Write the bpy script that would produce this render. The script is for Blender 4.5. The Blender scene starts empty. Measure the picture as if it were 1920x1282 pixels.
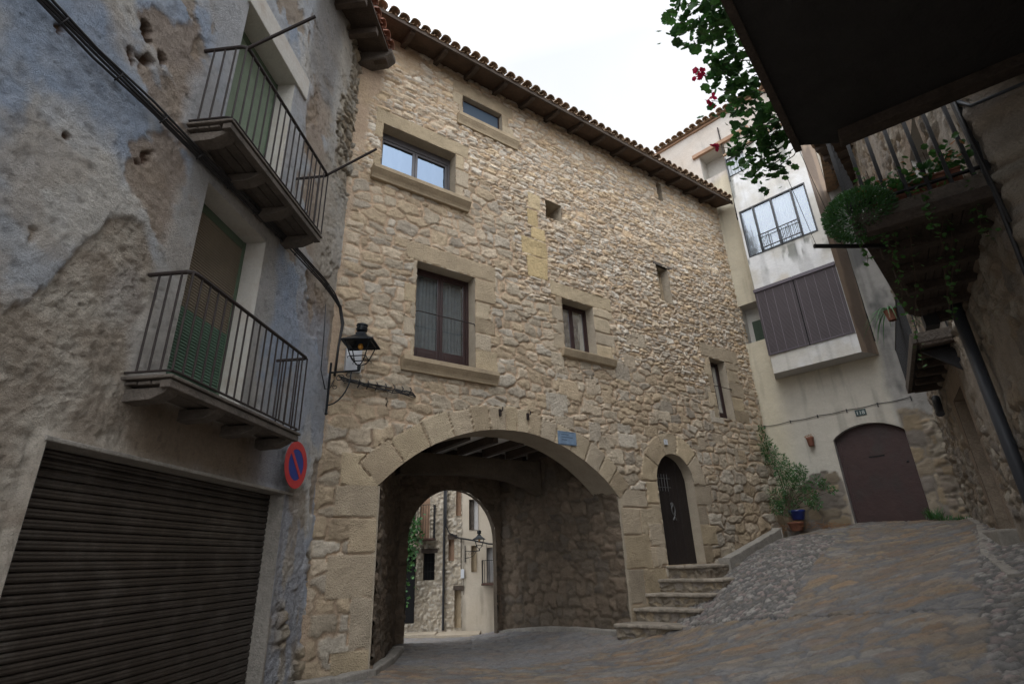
import bpy, math, random
import numpy as np
from mathutils import Vector, Matrix
sc = bpy.context.scene
R_ = math.radians
rnd = random.Random(7)

# ------------------------------------------------------------------ camera, sky, sun, exposure
cd = bpy.data.cameras.new('camera'); cam = bpy.data.objects.new('camera', cd); sc.collection.objects.link(cam)
cd.sensor_width = 36; cd.lens = 36*997.5/1920; cd.clip_start = 0.05; cd.clip_end = 2000
pt, rl = R_(22.19), R_(-2.083)
F = Vector((0, math.cos(pt), math.sin(pt))); RT = Vector((1, 0, 0)); UP = Vector((0, -math.sin(pt), math.cos(pt)))
R2 = math.cos(rl)*RT+math.sin(rl)*UP; U2 = -math.sin(rl)*RT+math.cos(rl)*UP
cam.matrix_world = Matrix(((R2.x, U2.x, -F.x, 0), (R2.y, U2.y, -F.y, 0), (R2.z, U2.z, -F.z, 0), (0, 0, 0, 1)))
sc.camera = cam
SUN_EL, SUN_ROT = R_(62), R_(200)
w = bpy.data.worlds.new("World"); sc.world = w; w.use_nodes = True
nt = w.node_tree; nt.nodes.clear()
def wn(t): return nt.nodes.new(t)
wo = wn('ShaderNodeOutputWorld'); bg = wn('ShaderNodeBackground'); sky = wn('ShaderNodeTexSky')
sky.sky_type = 'NISHITA'; sky.sun_disc = False; sky.sun_elevation = SUN_EL; sky.sun_rotation = SUN_ROT
tc = wn('ShaderNodeTexCoord'); nz = wn('ShaderNodeTexNoise'); nz.inputs['Scale'].default_value = 1.7; nz.inputs['Detail'].default_value = 4
cr = wn('ShaderNodeValToRGB'); cr.color_ramp.elements[0].position = .3; cr.color_ramp.elements[1].position = .7
cr.color_ramp.elements[0].color = (8.9, 9.5, 10.4, 1); cr.color_ramp.elements[1].color = (11.6, 11.6, 11.7, 1)
mx = wn('ShaderNodeMixRGB'); mx.inputs[0].default_value = .9
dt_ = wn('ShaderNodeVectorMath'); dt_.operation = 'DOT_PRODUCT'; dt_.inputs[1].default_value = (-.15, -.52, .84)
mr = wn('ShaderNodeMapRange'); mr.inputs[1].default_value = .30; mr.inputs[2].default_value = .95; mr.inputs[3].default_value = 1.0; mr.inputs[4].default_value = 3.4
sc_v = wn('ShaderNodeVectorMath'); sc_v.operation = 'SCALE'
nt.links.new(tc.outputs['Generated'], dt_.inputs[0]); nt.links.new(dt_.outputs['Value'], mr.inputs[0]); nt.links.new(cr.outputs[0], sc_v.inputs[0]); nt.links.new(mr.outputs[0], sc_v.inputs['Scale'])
nt.links.new(tc.outputs['Generated'], nz.inputs['Vector']); nt.links.new(nz.outputs['Fac'], cr.inputs['Fac'])
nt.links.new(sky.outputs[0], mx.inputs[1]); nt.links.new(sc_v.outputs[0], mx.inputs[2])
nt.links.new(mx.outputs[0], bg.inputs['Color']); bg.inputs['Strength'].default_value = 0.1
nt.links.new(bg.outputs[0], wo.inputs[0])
sd = bpy.data.lights.new('sun', 'SUN'); sd.energy = 0.6; sd.angle = R_(40); sd.color = (1, .96, .9)
so = bpy.data.objects.new('sun', sd); sc.collection.objects.link(so)
so.rotation_euler = Vector((math.sin(SUN_ROT)*math.cos(SUN_EL), math.cos(SUN_ROT)*math.cos(SUN_EL), math.sin(SUN_EL))).to_track_quat('Z', 'Y').to_euler()
sc.view_settings.view_transform = 'Standard'; sc.view_settings.look = 'None'
sc.view_settings.exposure = 0.05; sc.view_settings.gamma = 1
sc.cycles.max_bounces = 6

# ------------------------------------------------------------------ object helpers
C = sc.collection
def tag(o, label=None, cat=None, group=None, kind=None):
    if label: o['label'] = label
    if cat: o['category'] = cat
    if group: o['group'] = group
    if kind: o['kind'] = kind
    return o
def empty(name, loc, label, cat, group=None):
    o = bpy.data.objects.new(name, None); C.objects.link(o); o.location = loc; o.empty_display_size = .1
    return tag(o, label, cat, group)
def par(o, p):
    if p is not None:
        o.parent = p
        o.matrix_parent_inverse = world(p).inverted()
def world(p):
    m = p.matrix_basis.copy()
    if p.parent is not None: m = world(p.parent) @ p.matrix_parent_inverse @ m
    return m
class MB:
    """collects shapes in world coordinates and links them as one mesh object"""
    def __init__(s): s.v = []; s.f = []
    def add(s, vs, fs):
        b = len(s.v); s.v += [tuple(x) for x in vs]; s.f += [tuple(b+i for i in f) for f in fs]; return s
    def hexa(s, p):
        return s.add(p, [(0, 3, 2, 1), (4, 5, 6, 7), (0, 1, 5, 4), (1, 2, 6, 5), (2, 3, 7, 6), (3, 0, 4, 7)])
    def box(s, fr, u0, u1, v0, v1, z0, z1):
        return s.hexa([fr(u, v, z) for z in (z0, z1) for (u, v) in ((u0, v0), (u1, v0), (u1, v1), (u0, v1))])
    def quad(s, *p): return s.add(p, [tuple(range(len(p)))])
    def prism(s, fr, uz, v0, v1):
        n = len(uz); vs = [fr(u, v0, z) for u, z in uz]+[fr(u, v1, z) for u, z in uz]
        return s.add(vs, [tuple(range(n)), tuple(range(2*n-1, n-1, -1))]+[(i, i+n, (i+1) % n+n, (i+1) % n) for i in range(n)])
    def prof(s, fr, vz, u0, u1):
        n = len(vz); vs = [fr(u0, v, z) for v, z in vz]+[fr(u1, v, z) for v, z in vz]
        return s.add(vs, [tuple(range(n)), tuple(range(2*n-1, n-1, -1))]+[(i, i+n, (i+1) % n+n, (i+1) % n) for i in range(n)])
    def tube(s, pts, r, k=8, cap=True):
        pts = [Vector(p) for p in pts]; rs = r if isinstance(r, (list, tuple)) else [r]*len(pts)
        t = (pts[1]-pts[0]).normalized(); a = t.orthogonal().normalized(); rings = []
        for i, p in enumerate(pts):
            d = (pts[min(i+1, len(pts)-1)]-pts[max(i-1, 0)])
            if d.length > 1e-9: d.normalize(); a = (a-d*a.dot(d)).normalized(); t = d
            b = t.cross(a)
            rings.append([p+(a*math.cos(2*math.pi*j/k)+b*math.sin(2*math.pi*j/k))*rs[i] for j in range(k)])
        vs = [q for g in rings for q in g]; fs = []
        for i in range(len(rings)-1):
            for j in range(k): fs.append((i*k+j, i*k+(j+1) % k, (i+1)*k+(j+1) % k, (i+1)*k+j))
        if cap: fs += [tuple(range(k-1, -1, -1)), tuple(range((len(rings)-1)*k, len(rings)*k))]
        return s.add(vs, fs)
    def lathe(s, c, prof, k=16, ax=(0, 0, 1), rx=1.0):
        c = Vector(c); ax = Vector(ax).normalized(); a = ax.orthogonal().normalized(); b = ax.cross(a)
        vs = [c+ax*z+(a*math.cos(2*math.pi*(j+.5)/k)+b*math.sin(2*math.pi*(j+.5)/k))*r for r, z in prof for j in range(k)]
        fs = [(i*k+j, i*k+(j+1) % k, (i+1)*k+(j+1) % k, (i+1)*k+j) for i in range(len(prof)-1) for j in range(k)]
        return s.add(vs, fs)
    def build(s, name, mat, parent=None, bevel=0, smooth=False, label=None, **kw):
        me = bpy.data.meshes.new(name); me.from_pydata(s.v, [], s.f); me.materials.append(mat)
        if smooth: me.polygons.foreach_set('use_smooth', [True]*len(me.polygons))
        o = bpy.data.objects.new(name, me); C.objects.link(o); par(o, parent)
        if bevel:
            m = o.modifiers.new('bevel', 'BEVEL'); m.width = bevel; m.segments = 2; m.limit_method = 'ANGLE'
        tag(o, label, **kw); return o

class Fr:
    """wall frame: u along the wall, v out from it, z up"""
    def __init__(s, o, heading):
        h = R_(heading); s.o = Vector((o[0], o[1], 0)); s.d = Vector((math.sin(h), math.cos(h), 0)); s.n = Vector((s.d.y, -s.d.x, 0))
    def __call__(s, u, v, z): return s.o+s.d*u+s.n*v+Vector((0, 0, z))
S = Fr((-2.765, 7.507), 54.62)      # stone facade: u 0..11.6
L = Fr((-2.765, 7.507), 4.59)       # blue plastered house on the left: u -8..0
W = Fr(S(11.59, 0, 0), 134.81)      # white house: u 0..3.7
R = Fr(W(3.70, 0, 0), 180+33)       # right hand houses: u 0.. towards camera
KB = 1.4                            # houses beyond the archway stand 23.8 m off; their plan is drawn in units of 1.4 m
class FrB:
    o = Vector((0, 17*KB, 0)); d = Vector((1, 0, 0)); n = Vector((0, -1, 0))
    def __call__(s, u, v, z): return s.o+(s.d*u+s.n*v+Vector((0, 0, z)))*KB
B = FrB()

# ------------------------------------------------------------------ numpy noise and masonry patterns
_T = np.random.RandomState(3).rand(64, 256)
def rt(k, *ints):
    h = np.zeros_like(ints[0])
    for i, a in enumerate(ints): h = (h*131+a*(57+i*34)+((a*a) % 251)*3) % 256
    return _T[k % 64][h]
_N = np.random.RandomState(5).rand(16, 256, 256)
def vn(x, y, k=0):
    xi = np.floor(x).astype(int); yi = np.floor(y).astype(int); fx = x-xi; fy = y-yi
    fx = fx*fx*(3-2*fx); fy = fy*fy*(3-2*fy); T = _N[k % 16]
    a = T[xi % 256, yi % 256]; b = T[(xi+1) % 256, yi % 256]; c = T[xi % 256, (yi+1) % 256]; d = T[(xi+1) % 256, (yi+1) % 256]
    return (a*(1-fx)+b*fx)*(1-fy)+(c*(1-fx)+d*fx)*fy
def fbm(x, y, k=0, o=4):
    s = 0; a = .5; t = 0
    for i in range(o): s = s+a*vn(x*2**i+17*i, y*2**i+9*i, k+i); t += a; a *= .55
    return s/t
def sst(a, b, x):
    t = np.clip((x-a)/(b-a), 0, 1); return t*t*(3-2*t)
def cells(u, z, h0, L0, seed, warp=.35, jit=.7):
    asp = h0/L0*1.1
    u = u+(fbm(u/L0*1.7, z/h0*1.1, seed+1, 3)-.5)*L0*warp; z = z+(fbm(u/L0*1.3, z/h0*1.3, seed+4, 3)-.5)*h0*warp*2.2
    zz = z/h0+1.2*vn(np.zeros_like(z)+3.3, z/h0*.45, seed+2)+.7*vn(u/L0*.3, z/h0*.25, seed+3)
    j = np.floor(zz).astype(int); f1 = np.full(u.shape, 1e9); f2 = f1.copy()
    p1 = np.zeros((4,)+u.shape); p2 = p1.copy(); i1 = np.zeros(u.shape, int)
    for dj in (-1, 0, 1):
        jj = j+dj; Lr = L0*(.7+.7*rt(seed, jj)); ph = rt(seed+1, jj)*9; x = u/Lr+ph; i = np.floor(x).astype(int)
        for di in (-1, 0, 1):
            ii = i+di; su = (ii+.5+(rt(seed+2, ii, jj)-.5)*jit-ph)*Lr; sz = (jj+.5+(rt(seed+3, ii, jj)-.5)*.28)*h0
            a = (u-su)*asp; b = zz*h0-sz; f = np.cbrt(a**6+b**6)-(rt(seed+4, ii, jj)-.5)*h0*h0*.5
            idn = (ii*7919+jj*104729) % 1000003
            m = f < f1; m2 = (~m) & (f < f2)
            f2 = np.where(m, f1, np.where(m2, f, f2)); new = np.stack([su*asp, sz, u-su, b])
            p2 = np.where(m, p1, np.where(m2, new, p2)); f1 = np.where(m, f, f1); p1 = np.where(m, new, p1); i1 = np.where(m, idn, i1)
    dd = np.hypot(p1[0]-p2[0], p1[1]-p2[1])+1e-6
    return (f2-f1)/(2*dd), i1, p1[2], p1[3]
def idr(i, k): return _T[(k+30) % 64][(i*37+k*11+(i//256)*5) % 256]
def pick(pal, i, k=0, var=.16):
    pal = np.array(pal); c = pal[np.floor(idr(i, k)*len(pal)*.999).astype(int)]
    return c*(1-var/2+var*idr(i, k+1))[..., None]
def masonry(u, z, h0, L0, seed, pal, mortar, bulge=.02, joint=.014, warp=.35, tilt=.1):
    e, i, du, dz = cells(u, z, h0, L0, seed, warp)
    e = e+(fbm(u*14, z*14, 3, 2)-.5)*joint*.9
    m = sst(joint*.45, joint*1.0, e); dome = sst(0, h0*.42, e)
    h = m*(bulge*.8+bulge*.22*dome+bulge*.9*(idr(i, 3)-.4)+tilt*((idr(i, 4)-.5)*dz+(idr(i, 5)-.5)*du*.4)+(fbm(u*11, z*19, 2, 3)-.5)*bulge*1.3)
    h = h+(1-m)*(fbm(u*9, z*9, 6, 3)-.5)*.012
    col = pick(pal, i, 0, .34)*(.80+.40*fbm(u*7, z*9, 8, 3))[..., None]
    mo = np.array(mortar)*(.8+.4*fbm(u*3, z*3, 9, 3))[..., None]
    return h, m[..., None]*col+(1-m[..., None])*mo
def lerp(a, b, m): return a*(1-m)+b*m
def lines(a, b, st, fixed=()):
    g = list(np.linspace(a, b, int(round((b-a)/st))+1)); fx = sorted(x for x in set(fixed) if a < x < b)
    g = [x for x in g if all(abs(x-q) > st*.45 for q in fx)]
    return np.array(sorted(g+fx))
def grid_mesh(name, P, keep, mat, parent, col=None, **kw):
    """P (nu,nz,3) points, keep (nu-1,nz-1) faces; one mesh with a colour attribute"""
    nu, nz_ = P.shape[:2]; idx = np.arange(nu*nz_).reshape(nu, nz_)
    q = np.stack([idx[:-1, :-1], idx[1:, :-1], idx[1:, 1:], idx[:-1, 1:]], -1)[keep]
    used = np.unique(q); rm = np.zeros(nu*nz_, int); rm[used] = np.arange(len(used)); q = rm[q]
    v = P.reshape(-1, 3)[used]
    me = bpy.data.meshes.new(name); me.vertices.add(len(v)); me.vertices.foreach_set('co', v.astype(np.float32).ravel())
    me.loops.add(q.size); me.loops.foreach_set('vertex_index', q.astype(np.int32).ravel())
    me.polygons.add(len(q)); me.polygons.foreach_set('loop_start', np.arange(0, q.size, 4, dtype=np.int32))
    me.update(calc_edges=True)
    me.polygons.foreach_set('use_smooth', np.ones(len(q), bool))
    if col is not None:
        at = me.color_attributes.new('Col', 'FLOAT_COLOR', 'POINT'); c = np.ones((len(v), 4), np.float32); c[:, :3] = np.clip(col.reshape(-1, 3)[used], 0, 1)
        at.data.foreach_set('color', c.ravel())
    me.materials.append(mat)
    o = bpy.data.objects.new(name, me); C.objects.link(o); par(o, parent); tag(o, **kw); return o
def Pw(fr, U, V, Z):
    o = np.array(fr.o); d = np.array(fr.d); n = np.array(fr.n)
    P = o+U[..., None]*d+V[..., None]*n; P[..., 2] += Z; return P

# ------------------------------------------------------------------ materials
def mat(name, base=None, rough=.9, attr=False, noise=(), bump=(), metal=0, tint2=None, spec=None, scale3=(1, 1, 1)):
    """noise: (scale, amount) brightness variation; bump: (scale, strength, kind); tint2: (colour, noise scale, lo, hi) stains"""
    m = bpy.data.materials.new(name); m.use_nodes = True; n = m.node_tree; b = n.nodes['Principled BSDF']; lk = n.links.new
    tcn = n.nodes.new('ShaderNodeTexCoord'); mp = n.nodes.new('ShaderNodeMapping'); mp.inputs['Scale'].default_value = scale3
    lk(tcn.outputs['Object'], mp.inputs[0]); co = mp.outputs[0]
    if attr:
        a = n.nodes.new('ShaderNodeAttribute'); a.attribute_name = 'Col'; c = a.outputs['Color']
    else:
        a = n.nodes.new('ShaderNodeRGB'); a.outputs[0].default_value = (*base, 1); c = a.outputs[0]
    def nzt(s, d=5):
        t = n.nodes.new('ShaderNodeTexNoise'); t.inputs['Scale'].default_value = s; t.inputs['Detail'].default_value = d; t.inputs['Roughness'].default_value = .65
        lk(co, t.inputs['Vector']); return t.outputs['Fac']
    if tint2:
        r = n.nodes.new('ShaderNodeMapRange'); r.inputs[1].default_value = tint2[2]; r.inputs[2].default_value = tint2[3]; lk(nzt(tint2[1]), r.inputs[0])
        x = n.nodes.new('ShaderNodeMixRGB'); lk(r.outputs[0], x.inputs[0]); lk(c, x.inputs[1]); x.inputs[2].default_value = (*tint2[0], 1); c = x.outputs[0]
    for s, amt in noise:
        r = n.nodes.new('ShaderNodeMapRange'); r.inputs[1].default_value = .25; r.inputs[2].default_value = .75; r.inputs[3].default_value = 1-amt; r.inputs[4].default_value = 1+amt
        lk(nzt(s), r.inputs[0]); x = n.nodes.new('ShaderNodeVectorMath'); x.operation = 'SCALE'; lk(c, x.inputs[0]); lk(r.outputs[0], x.inputs['Scale']); c = x.outputs[0]
    lk(c, b.inputs['Base Color']); b.inputs['Roughness'].default_value = rough; b.inputs['Metallic'].default_value = metal
    if spec is not None: b.inputs['Specular IOR Level'].default_value = spec
    prev = None
    for s, st, *kd in bump:
        bp = n.nodes.new('ShaderNodeBump'); bp.inputs['Strength'].default_value = 1; bp.inputs['Distance'].default_value = st
        if kd and kd[0] == 'v':
            t = n.nodes.new('ShaderNodeTexVoronoi'); t.inputs['Scale'].default_value = s; lk(co, t.inputs['Vector']); lk(t.outputs['Distance'], bp.inputs['Height'])
        else: lk(nzt(s), bp.inputs['Height'])
        if prev: lk(prev, bp.inputs['Normal'])
        prev = bp.outputs[0]
    if prev: lk(prev, b.inputs['Normal'])
    return m
M = {}
M['stone'] = mat('rubble_stone', attr=True, rough=.95, noise=((9, .16), (60, .18)), bump=((22, .03), (90, .010)), spec=.2)
M['ashlar_attr'] = mat('dressed_stone_vc', attr=True, rough=.95, noise=((6, .10), (70, .14)), bump=((48, .010, 'v'), (60, .008)), spec=.2)
M['ashlar'] = mat('dressed_stone', (.37, .315, .24), .95, noise=((3, .16), (50, .16)), bump=((9, .02), (60, .006)), spec=.2)
M['jamb'] = mat('grey_brown_jamb', (.26, .21, .16), .95, noise=((2.5, .25), (40, .18)), bump=((8, .03), (60, .008)), spec=.2)
M['sill'] = mat('moulded_sill_stone', (.37, .295, .20), .95, noise=((3, .2), (30, .12)), bump=((14, .012), (90, .004)), spec=.2)
M['plaster'] = mat('peeling_plaster', attr=True, rough=.93, noise=((3.5, .12), (22, .16), (90, .14)), bump=((22, .022), (55, .034), (130, .018)), spec=.2)
M['white'] = mat('whitewash_vc', attr=True, rough=.92, noise=((2.5, .08), (25, .06)), bump=((7, .012), (50, .005)), spec=.2)
M['ground'] = mat('paving', attr=True, rough=.66, noise=((12, .22), (70, .2)), bump=((26, .022), (90, .010)), spec=.35)
M['wood'] = mat('dark_weathered_wood', (.06, .042, .03), .8, noise=((5, .35), (40, .2)), bump=((30, .012),), scale3=(1, 1, 1))
M['wood_grey'] = mat('grey_weathered_wood', (.10, .083, .068), .88, noise=((4, .4), (35, .25)), bump=((25, .02),))
M['soffit'] = mat('brown_soffit_boards', (.075, .046, .029), .8, noise=((4, .35), (30, .2)), bump=((20, .01),))
M['frame'] = mat('brown_window_wood', (.032, .015, .014), .45, noise=((8, .2),))
M['frame_grey'] = mat('grey_window_frame', (.085, .08, .085), .4, noise=((8, .15),))
M['frame_black'] = mat('black_steel_frame', (.015, .017, .02), .45)
M['iron'] = mat('black_iron', (.012, .012, .014), .6, noise=((30, .3),), bump=((60, .003),))
M['rust'] = mat('rusty_iron', (.020, .013, .011), .75, noise=((20, .4),), bump=((60, .003),))
M['tile'] = mat('old_roof_tile', (.30, .205, .13), .92, tint2=((.15, .13, .095), 6, .5, .68), noise=((5, .35), (30, .3)), bump=((25, .012),))
M['tile_red'] = mat('red_roof_tile', (.25, .10, .06), .9, tint2=((.13, .09, .07), 7, .5, .7), noise=((6, .3), (30, .2)), bump=((25, .012),))
M['step'] = mat('worn_step_stone', (.29, .25, .20), .9, tint2=((.17, .15, .12), 5, .48, .68), noise=((6, .25), (40, .2)), bump=((9, .05), (45, .012)), spec=.3)
M['dim_stone'] = mat('dim_brown_render', (.11, .088, .066), .95, noise=((3, .25), (30, .2)), bump=((10, .03), (60, .008)), spec=.1)
M['concrete'] = mat('grey_kerb_concrete', (.25, .23, .20), .92, noise=((3, .25), (30, .2)), bump=((18, .02), (90, .006)))
M['shutter_metal'] = mat('brown_roller_metal', (.042, .034, .028), .34, tint2=((.085, .075, .066), 3.5, .5, .75), noise=((3, .3), (60, .35)), metal=.35)
M['blind'] = mat('faded_green_blind', (.24, .30, .22), .8, noise=((3, .15), (40, .1)))
M['blind_low'] = mat('green_blind', (.095, .165, .115), .75, noise=((3, .2),))
M['blind_frame'] = mat('dull_green_frame', (.09, .13, .085), .7)
M['olive'] = mat('olive_shutter', (.045, .07, .045), .7)
M['blind_brown'] = mat('brown_blind', (.20, .165, .12), .8, noise=((3, .15),))
M['violet'] = mat('violet_brown_blind', (.105, .088, .096), .6, noise=((2, .12),))
M['violet_trim'] = mat('violet_brown_trim', (.09, .075, .09), .6)
M['tape'] = mat('faded_tape', (.24, .21, .24), .8)
M['old_lintel'] = mat('faded_ochre_lintel', (.30, .19, .125), .9, noise=((4, .25),), bump=((20, .01),))
M['limewash'] = mat('limewashed_boards', (.86, .84, .79), .9, noise=((5, .12),))
M['pale'] = mat('pale_paint', (.45, .44, .43), .85, noise=((3, .1), (40, .1)), bump=((20, .008),))
M['reveal'] = mat('pale_reveal_plaster', (.47, .45, .41), .9, tint2=((.32, .27, .22), 3, .5, .8), noise=((3, .12), (40, .08)), bump=((20, .01),))
M['doorwood'] = mat('black_brown_planks', (.014, .009, .008), .6, noise=((5, .3),), bump=((20, .01),))
M['maroon'] = mat('maroon_sheet_door', (.042, .019, .017), .6, tint2=((.036, .026, .024), 2.5, .5, .75), noise=((2, .2), (40, .12)), bump=((4, .015),))
M['slate'] = mat('dark_slab', (.022, .020, .019), .85, noise=((4, .3),), bump=((12, .02),))
M['slabwood'] = mat('dark_brown_slab', (.055, .04, .03), .9, noise=((5, .4), (30, .3)), bump=((18, .03),))
M['beam_red'] = mat('old_reddish_beam', (.07, .035, .025), .85, noise=((6, .35),), bump=((25, .015),))
M['leaf'] = mat('green_leaf', (.055, .15, .032), .55, noise=((14, .45),))
M['leaf_dark'] = mat('dark_green_leaf', (.03, .095, .024), .5, noise=((14, .45),))
M['leaf_grey'] = mat('greyish_leaf', (.085, .19, .08), .6, noise=((14, .45),))
M['leaf_dry'] = mat('dry_leaf', (.28, .13, .05), .7, noise=((14, .4),))
M['flower'] = mat('crimson_petal', (.42, .012, .06), .5, noise=((30, .3),))
M['flower_white'] = mat('white_petal', (.62, .66, .6), .6)
M['twig'] = mat('brown_twig', (.07, .045, .03), .85)
M['blue_pot'] = mat('blue_glazed_pot', (.010, .022, .13), .3, noise=((6, .3),))
M['terracotta'] = mat('terracotta', (.20, .08, .05), .85, noise=((8, .25),), bump=((40, .004),))
M['sign_red'] = mat('sign_red_paint', (.45, .03, .035), .45, noise=((10, .12),))
M['sign_blue'] = mat('sign_blue_paint', (.012, .035, .22), .45, noise=((10, .12),))
M['sign_back'] = mat('galvanised_sheet', (.3, .3, .3), .5, metal=.6)
M['dull_steel'] = mat('dull_steel', (.11, .11, .11), .5, metal=.4)
M['plaque'] = mat('blue_grey_plaque', (.17, .24, .33), .4, noise=((14, .25),))
M['plaque_dark'] = mat('dark_lettering', (.05, .08, .12), .5)
M['numtile'] = mat('dark_green_number_tile', (.03, .055, .055), .35)
M['numwhite'] = mat('pale_number_paint', (.5, .52, .5), .5)
M['cable'] = mat('black_cable', (.02, .02, .022), .55, noise=((20, .3),))
M['boxgrey'] = mat('white_junction_box', (.55, .57, .6), .6)
M['curtain'] = mat('white_net_curtain', (.50, .54, .57), .9, noise=((9, .12),))
M['curtain_grey'] = mat('grey_curtain', (.27, .32, .34), .9, noise=((7, .25),))
M['dark'] = mat('dark_room_shade', (.012, .012, .013), .9)
M['amber'] = mat('amber_bulb', (.55, .26, .04), .3)
M['lamp_metal'] = mat('dark_lamp_metal', (.02, .024, .028), .4, noise=((20, .3),), metal=.5)
M['white_iron'] = mat('white_painted_grille', (.55, .55, .53), .6)
M['petrol'] = mat('blue_grey_pipe', (.045, .05, .06), .5)
def leafy(m, t=.35):
    n = m.node_tree; b = n.nodes['Principled BSDF']; o = n.nodes['Material Output']; tr = n.nodes.new('ShaderNodeBsdfTranslucent'); mxs = n.nodes.new('ShaderNodeMixShader'); mxs.inputs[0].default_value = t
    src = b.inputs['Base Color'].links[0].from_socket; n.links.new(src, tr.inputs[0]); n.links.new(b.outputs[0], mxs.inputs[1]); n.links.new(tr.outputs[0], mxs.inputs[2]); n.links.new(mxs.outputs[0], o.inputs['Surface'])
for k_ in ('leaf', 'leaf_dark', 'leaf_grey', 'leaf_dry', 'flower'): leafy(M[k_])
def glass_mat(name, refl, tint=(1, 1, 1), gc=(.85, .92, 1)):
    m = bpy.data.materials.new(name); m.use_nodes = True; n = m.node_tree; n.nodes.clear(); lk = n.links.new
    o = n.nodes.new('ShaderNodeOutputMaterial'); mixn = n.nodes.new('ShaderNodeMixShader'); t = n.nodes.new('ShaderNodeBsdfTransparent'); t.inputs[0].default_value = (*tint, 1)
    g = n.nodes.new('ShaderNodeBsdfGlossy'); g.inputs['Roughness'].default_value = .02; g.inputs['Color'].default_value = (*gc, 1)
    f = n.nodes.new('ShaderNodeFresnel'); f.inputs[0].default_value = 1.5; a = n.nodes.new('ShaderNodeMath'); a.operation = 'ADD'; a.inputs[1].default_value = refl; a.use_clamp = True
    bp = n.nodes.new('ShaderNodeBump'); bp.inputs['Distance'].default_value = .004; ns = n.nodes.new('ShaderNodeTexNoise'); ns.inputs['Scale'].default_value = 2.2; lk(ns.outputs[0], bp.inputs['Height']); lk(bp.outputs[0], g.inputs['Normal'])
    lk(f.outputs[0], a.inputs[0]); lk(a.outputs[0], mixn.inputs[0]); lk(t.outputs[0], mixn.inputs[1]); lk(g.outputs[0], mixn.inputs[2]); lk(mixn.outputs[0], o.inputs[0]); return m
M['glass'] = glass_mat('window_glass', .07); M['glass_bright'] = glass_mat('sky_reflecting_glass', .16, gc=(.19, .24, .31))

# ------------------------------------------------------------------ ground (one sheet)
ctl = []
for u, v, h in [(-2.09, 7.72, -1.5), (.1, .1, -1.32), (.68, .76, -1.36), (1.4, -1.2, -1.4), (3, -3.6, -1.52), (5.3, -3.6, -1.55), (5.6, .2, -1.33), (5.5, 1.05, -1.28), (6.3, 1.15, -1.0), (6.75, 1.3, -.76), (7.4, 1.3, -.48), (8.3, 1.0, -.2), (10, .8, .2), (11.4, .5, .3), (8, -4, -1.3)]:
    p = S(u, v, 0); ctl.append((p.x, p.y, h))
for fr, L_ in ((W, [(.9, 0, .42), (3.0, 0, .47), (3.6, 0, .48)]), (R, [(1.5, 0, .33), (3.12, 0, .17), (6, 0, -.2), (9, 0, -.6)]), (L, [(-3, 0, -1.42), (-6, 0, -1.5)])):
    for u, v, h in L_: p = fr(u, v, 0); ctl.append((p.x, p.y, h))
ctl += [(-2, 14, -1.75), (-2, 18, -2.15), (-2.8, 23.8, -2.72), (0, 23.8, -2.72), (-7, 23.8, -2.72), (3, 18, -2.1), (6.2, 9.8, -.17), (7.2, 11.2, .13), (5.0, 8.0, -.50), (6.0, 11.2, .03)]
ctl = np.array(ctl); NC = len(ctl)
def _phi(r): return np.where(r > 1e-9, r*r*np.log(r+1e-12), 0)
_A = np.zeros((NC+3, NC+3)); _A[:NC, :NC] = _phi(np.hypot(ctl[:, None, 0]-ctl[None, :, 0], ctl[:, None, 1]-ctl[None, :, 1]))+np.eye(NC)*.02
_A[:NC, NC] = 1; _A[:NC, NC+1:] = ctl[:, :2]; _A[NC:, :NC] = _A[:NC, NC:].T
_w = np.linalg.solve(_A, np.r_[ctl[:, 2], 0, 0, 0])
def terr(x, y):
    x = np.clip(np.asarray(x, float), -7, 12); y = np.clip(np.asarray(y, float), -3, 25)
    out = _w[NC]+_w[NC+1]*x+_w[NC+2]*y
    for k in range(NC): out = out+_w[k]*_phi(np.hypot(x-ctl[k, 0], y-ctl[k, 1]))
    return np.clip(out, -2.9, .75)
def inpoly(x, y, pl):
    r = np.zeros(x.shape, bool); n = len(pl)
    for i in range(n):
        x0, y0 = pl[i]; x1, y1 = pl[(i+1) % n]
        c = ((y0 > y) != (y1 > y)) & (x < (x1-x0)*(y-y0)/(y1-y0+1e-12)+x0); r ^= c
    return r
gx = np.r_[-150, -80, -40, -20, -12, -8, lines(-6, 10, .032), 12, 16, 25, 50, 90, 150]
gy = np.r_[-150, -80, -40, -20, -10, -4, 0, 2, 3, lines(3.5, 14.5, .032), lines(14.6, 25, .15), 30, 60, 110, 200]
GX, GY = np.meshgrid(gx, gy, indexing='ij')
gz = terr(GX, GY)
# flagstones laid across the slope; pebbles along both sides
ang = R_(-12); ru = GX*math.cos(ang)+GY*math.sin(ang); rv = -GX*math.sin(ang)+GY*math.cos(ang)
PAL_F = [(.31, .25, .185), (.28, .245, .205), (.27, .255, .24), (.29, .225, .165), (.23, .225, .22), (.31, .285, .25), (.26, .21, .175), (.33, .285, .22), (.25, .24, .23)]
hf_, cf_ = masonry(ru, rv, .17, .40, 11, PAL_F, (.20, .198, .205), bulge=.018, joint=.020, warp=.6, tilt=.05)
grime = sst(.45, .62, fbm(GX*1.6, GY*2.4, 5, 4)); cf_ = lerp(cf_, np.array((.225, .215, .21)), (grime*.18)[..., None])
PAL_P = [(.30, .245, .225), (.20, .19, .18), (.31, .29, .265), (.22, .195, .17), (.16, .155, .15), (.36, .34, .31)]
hp_, cp_ = masonry(GX*1.0, GY, .078, .105, 23, PAL_P, (.11, .105, .10), bulge=.020, joint=.012, warp=.3, tilt=.1)
wob = (fbm(GX*1.5, GY*1.5, 2, 3)-.5)*.35
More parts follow.
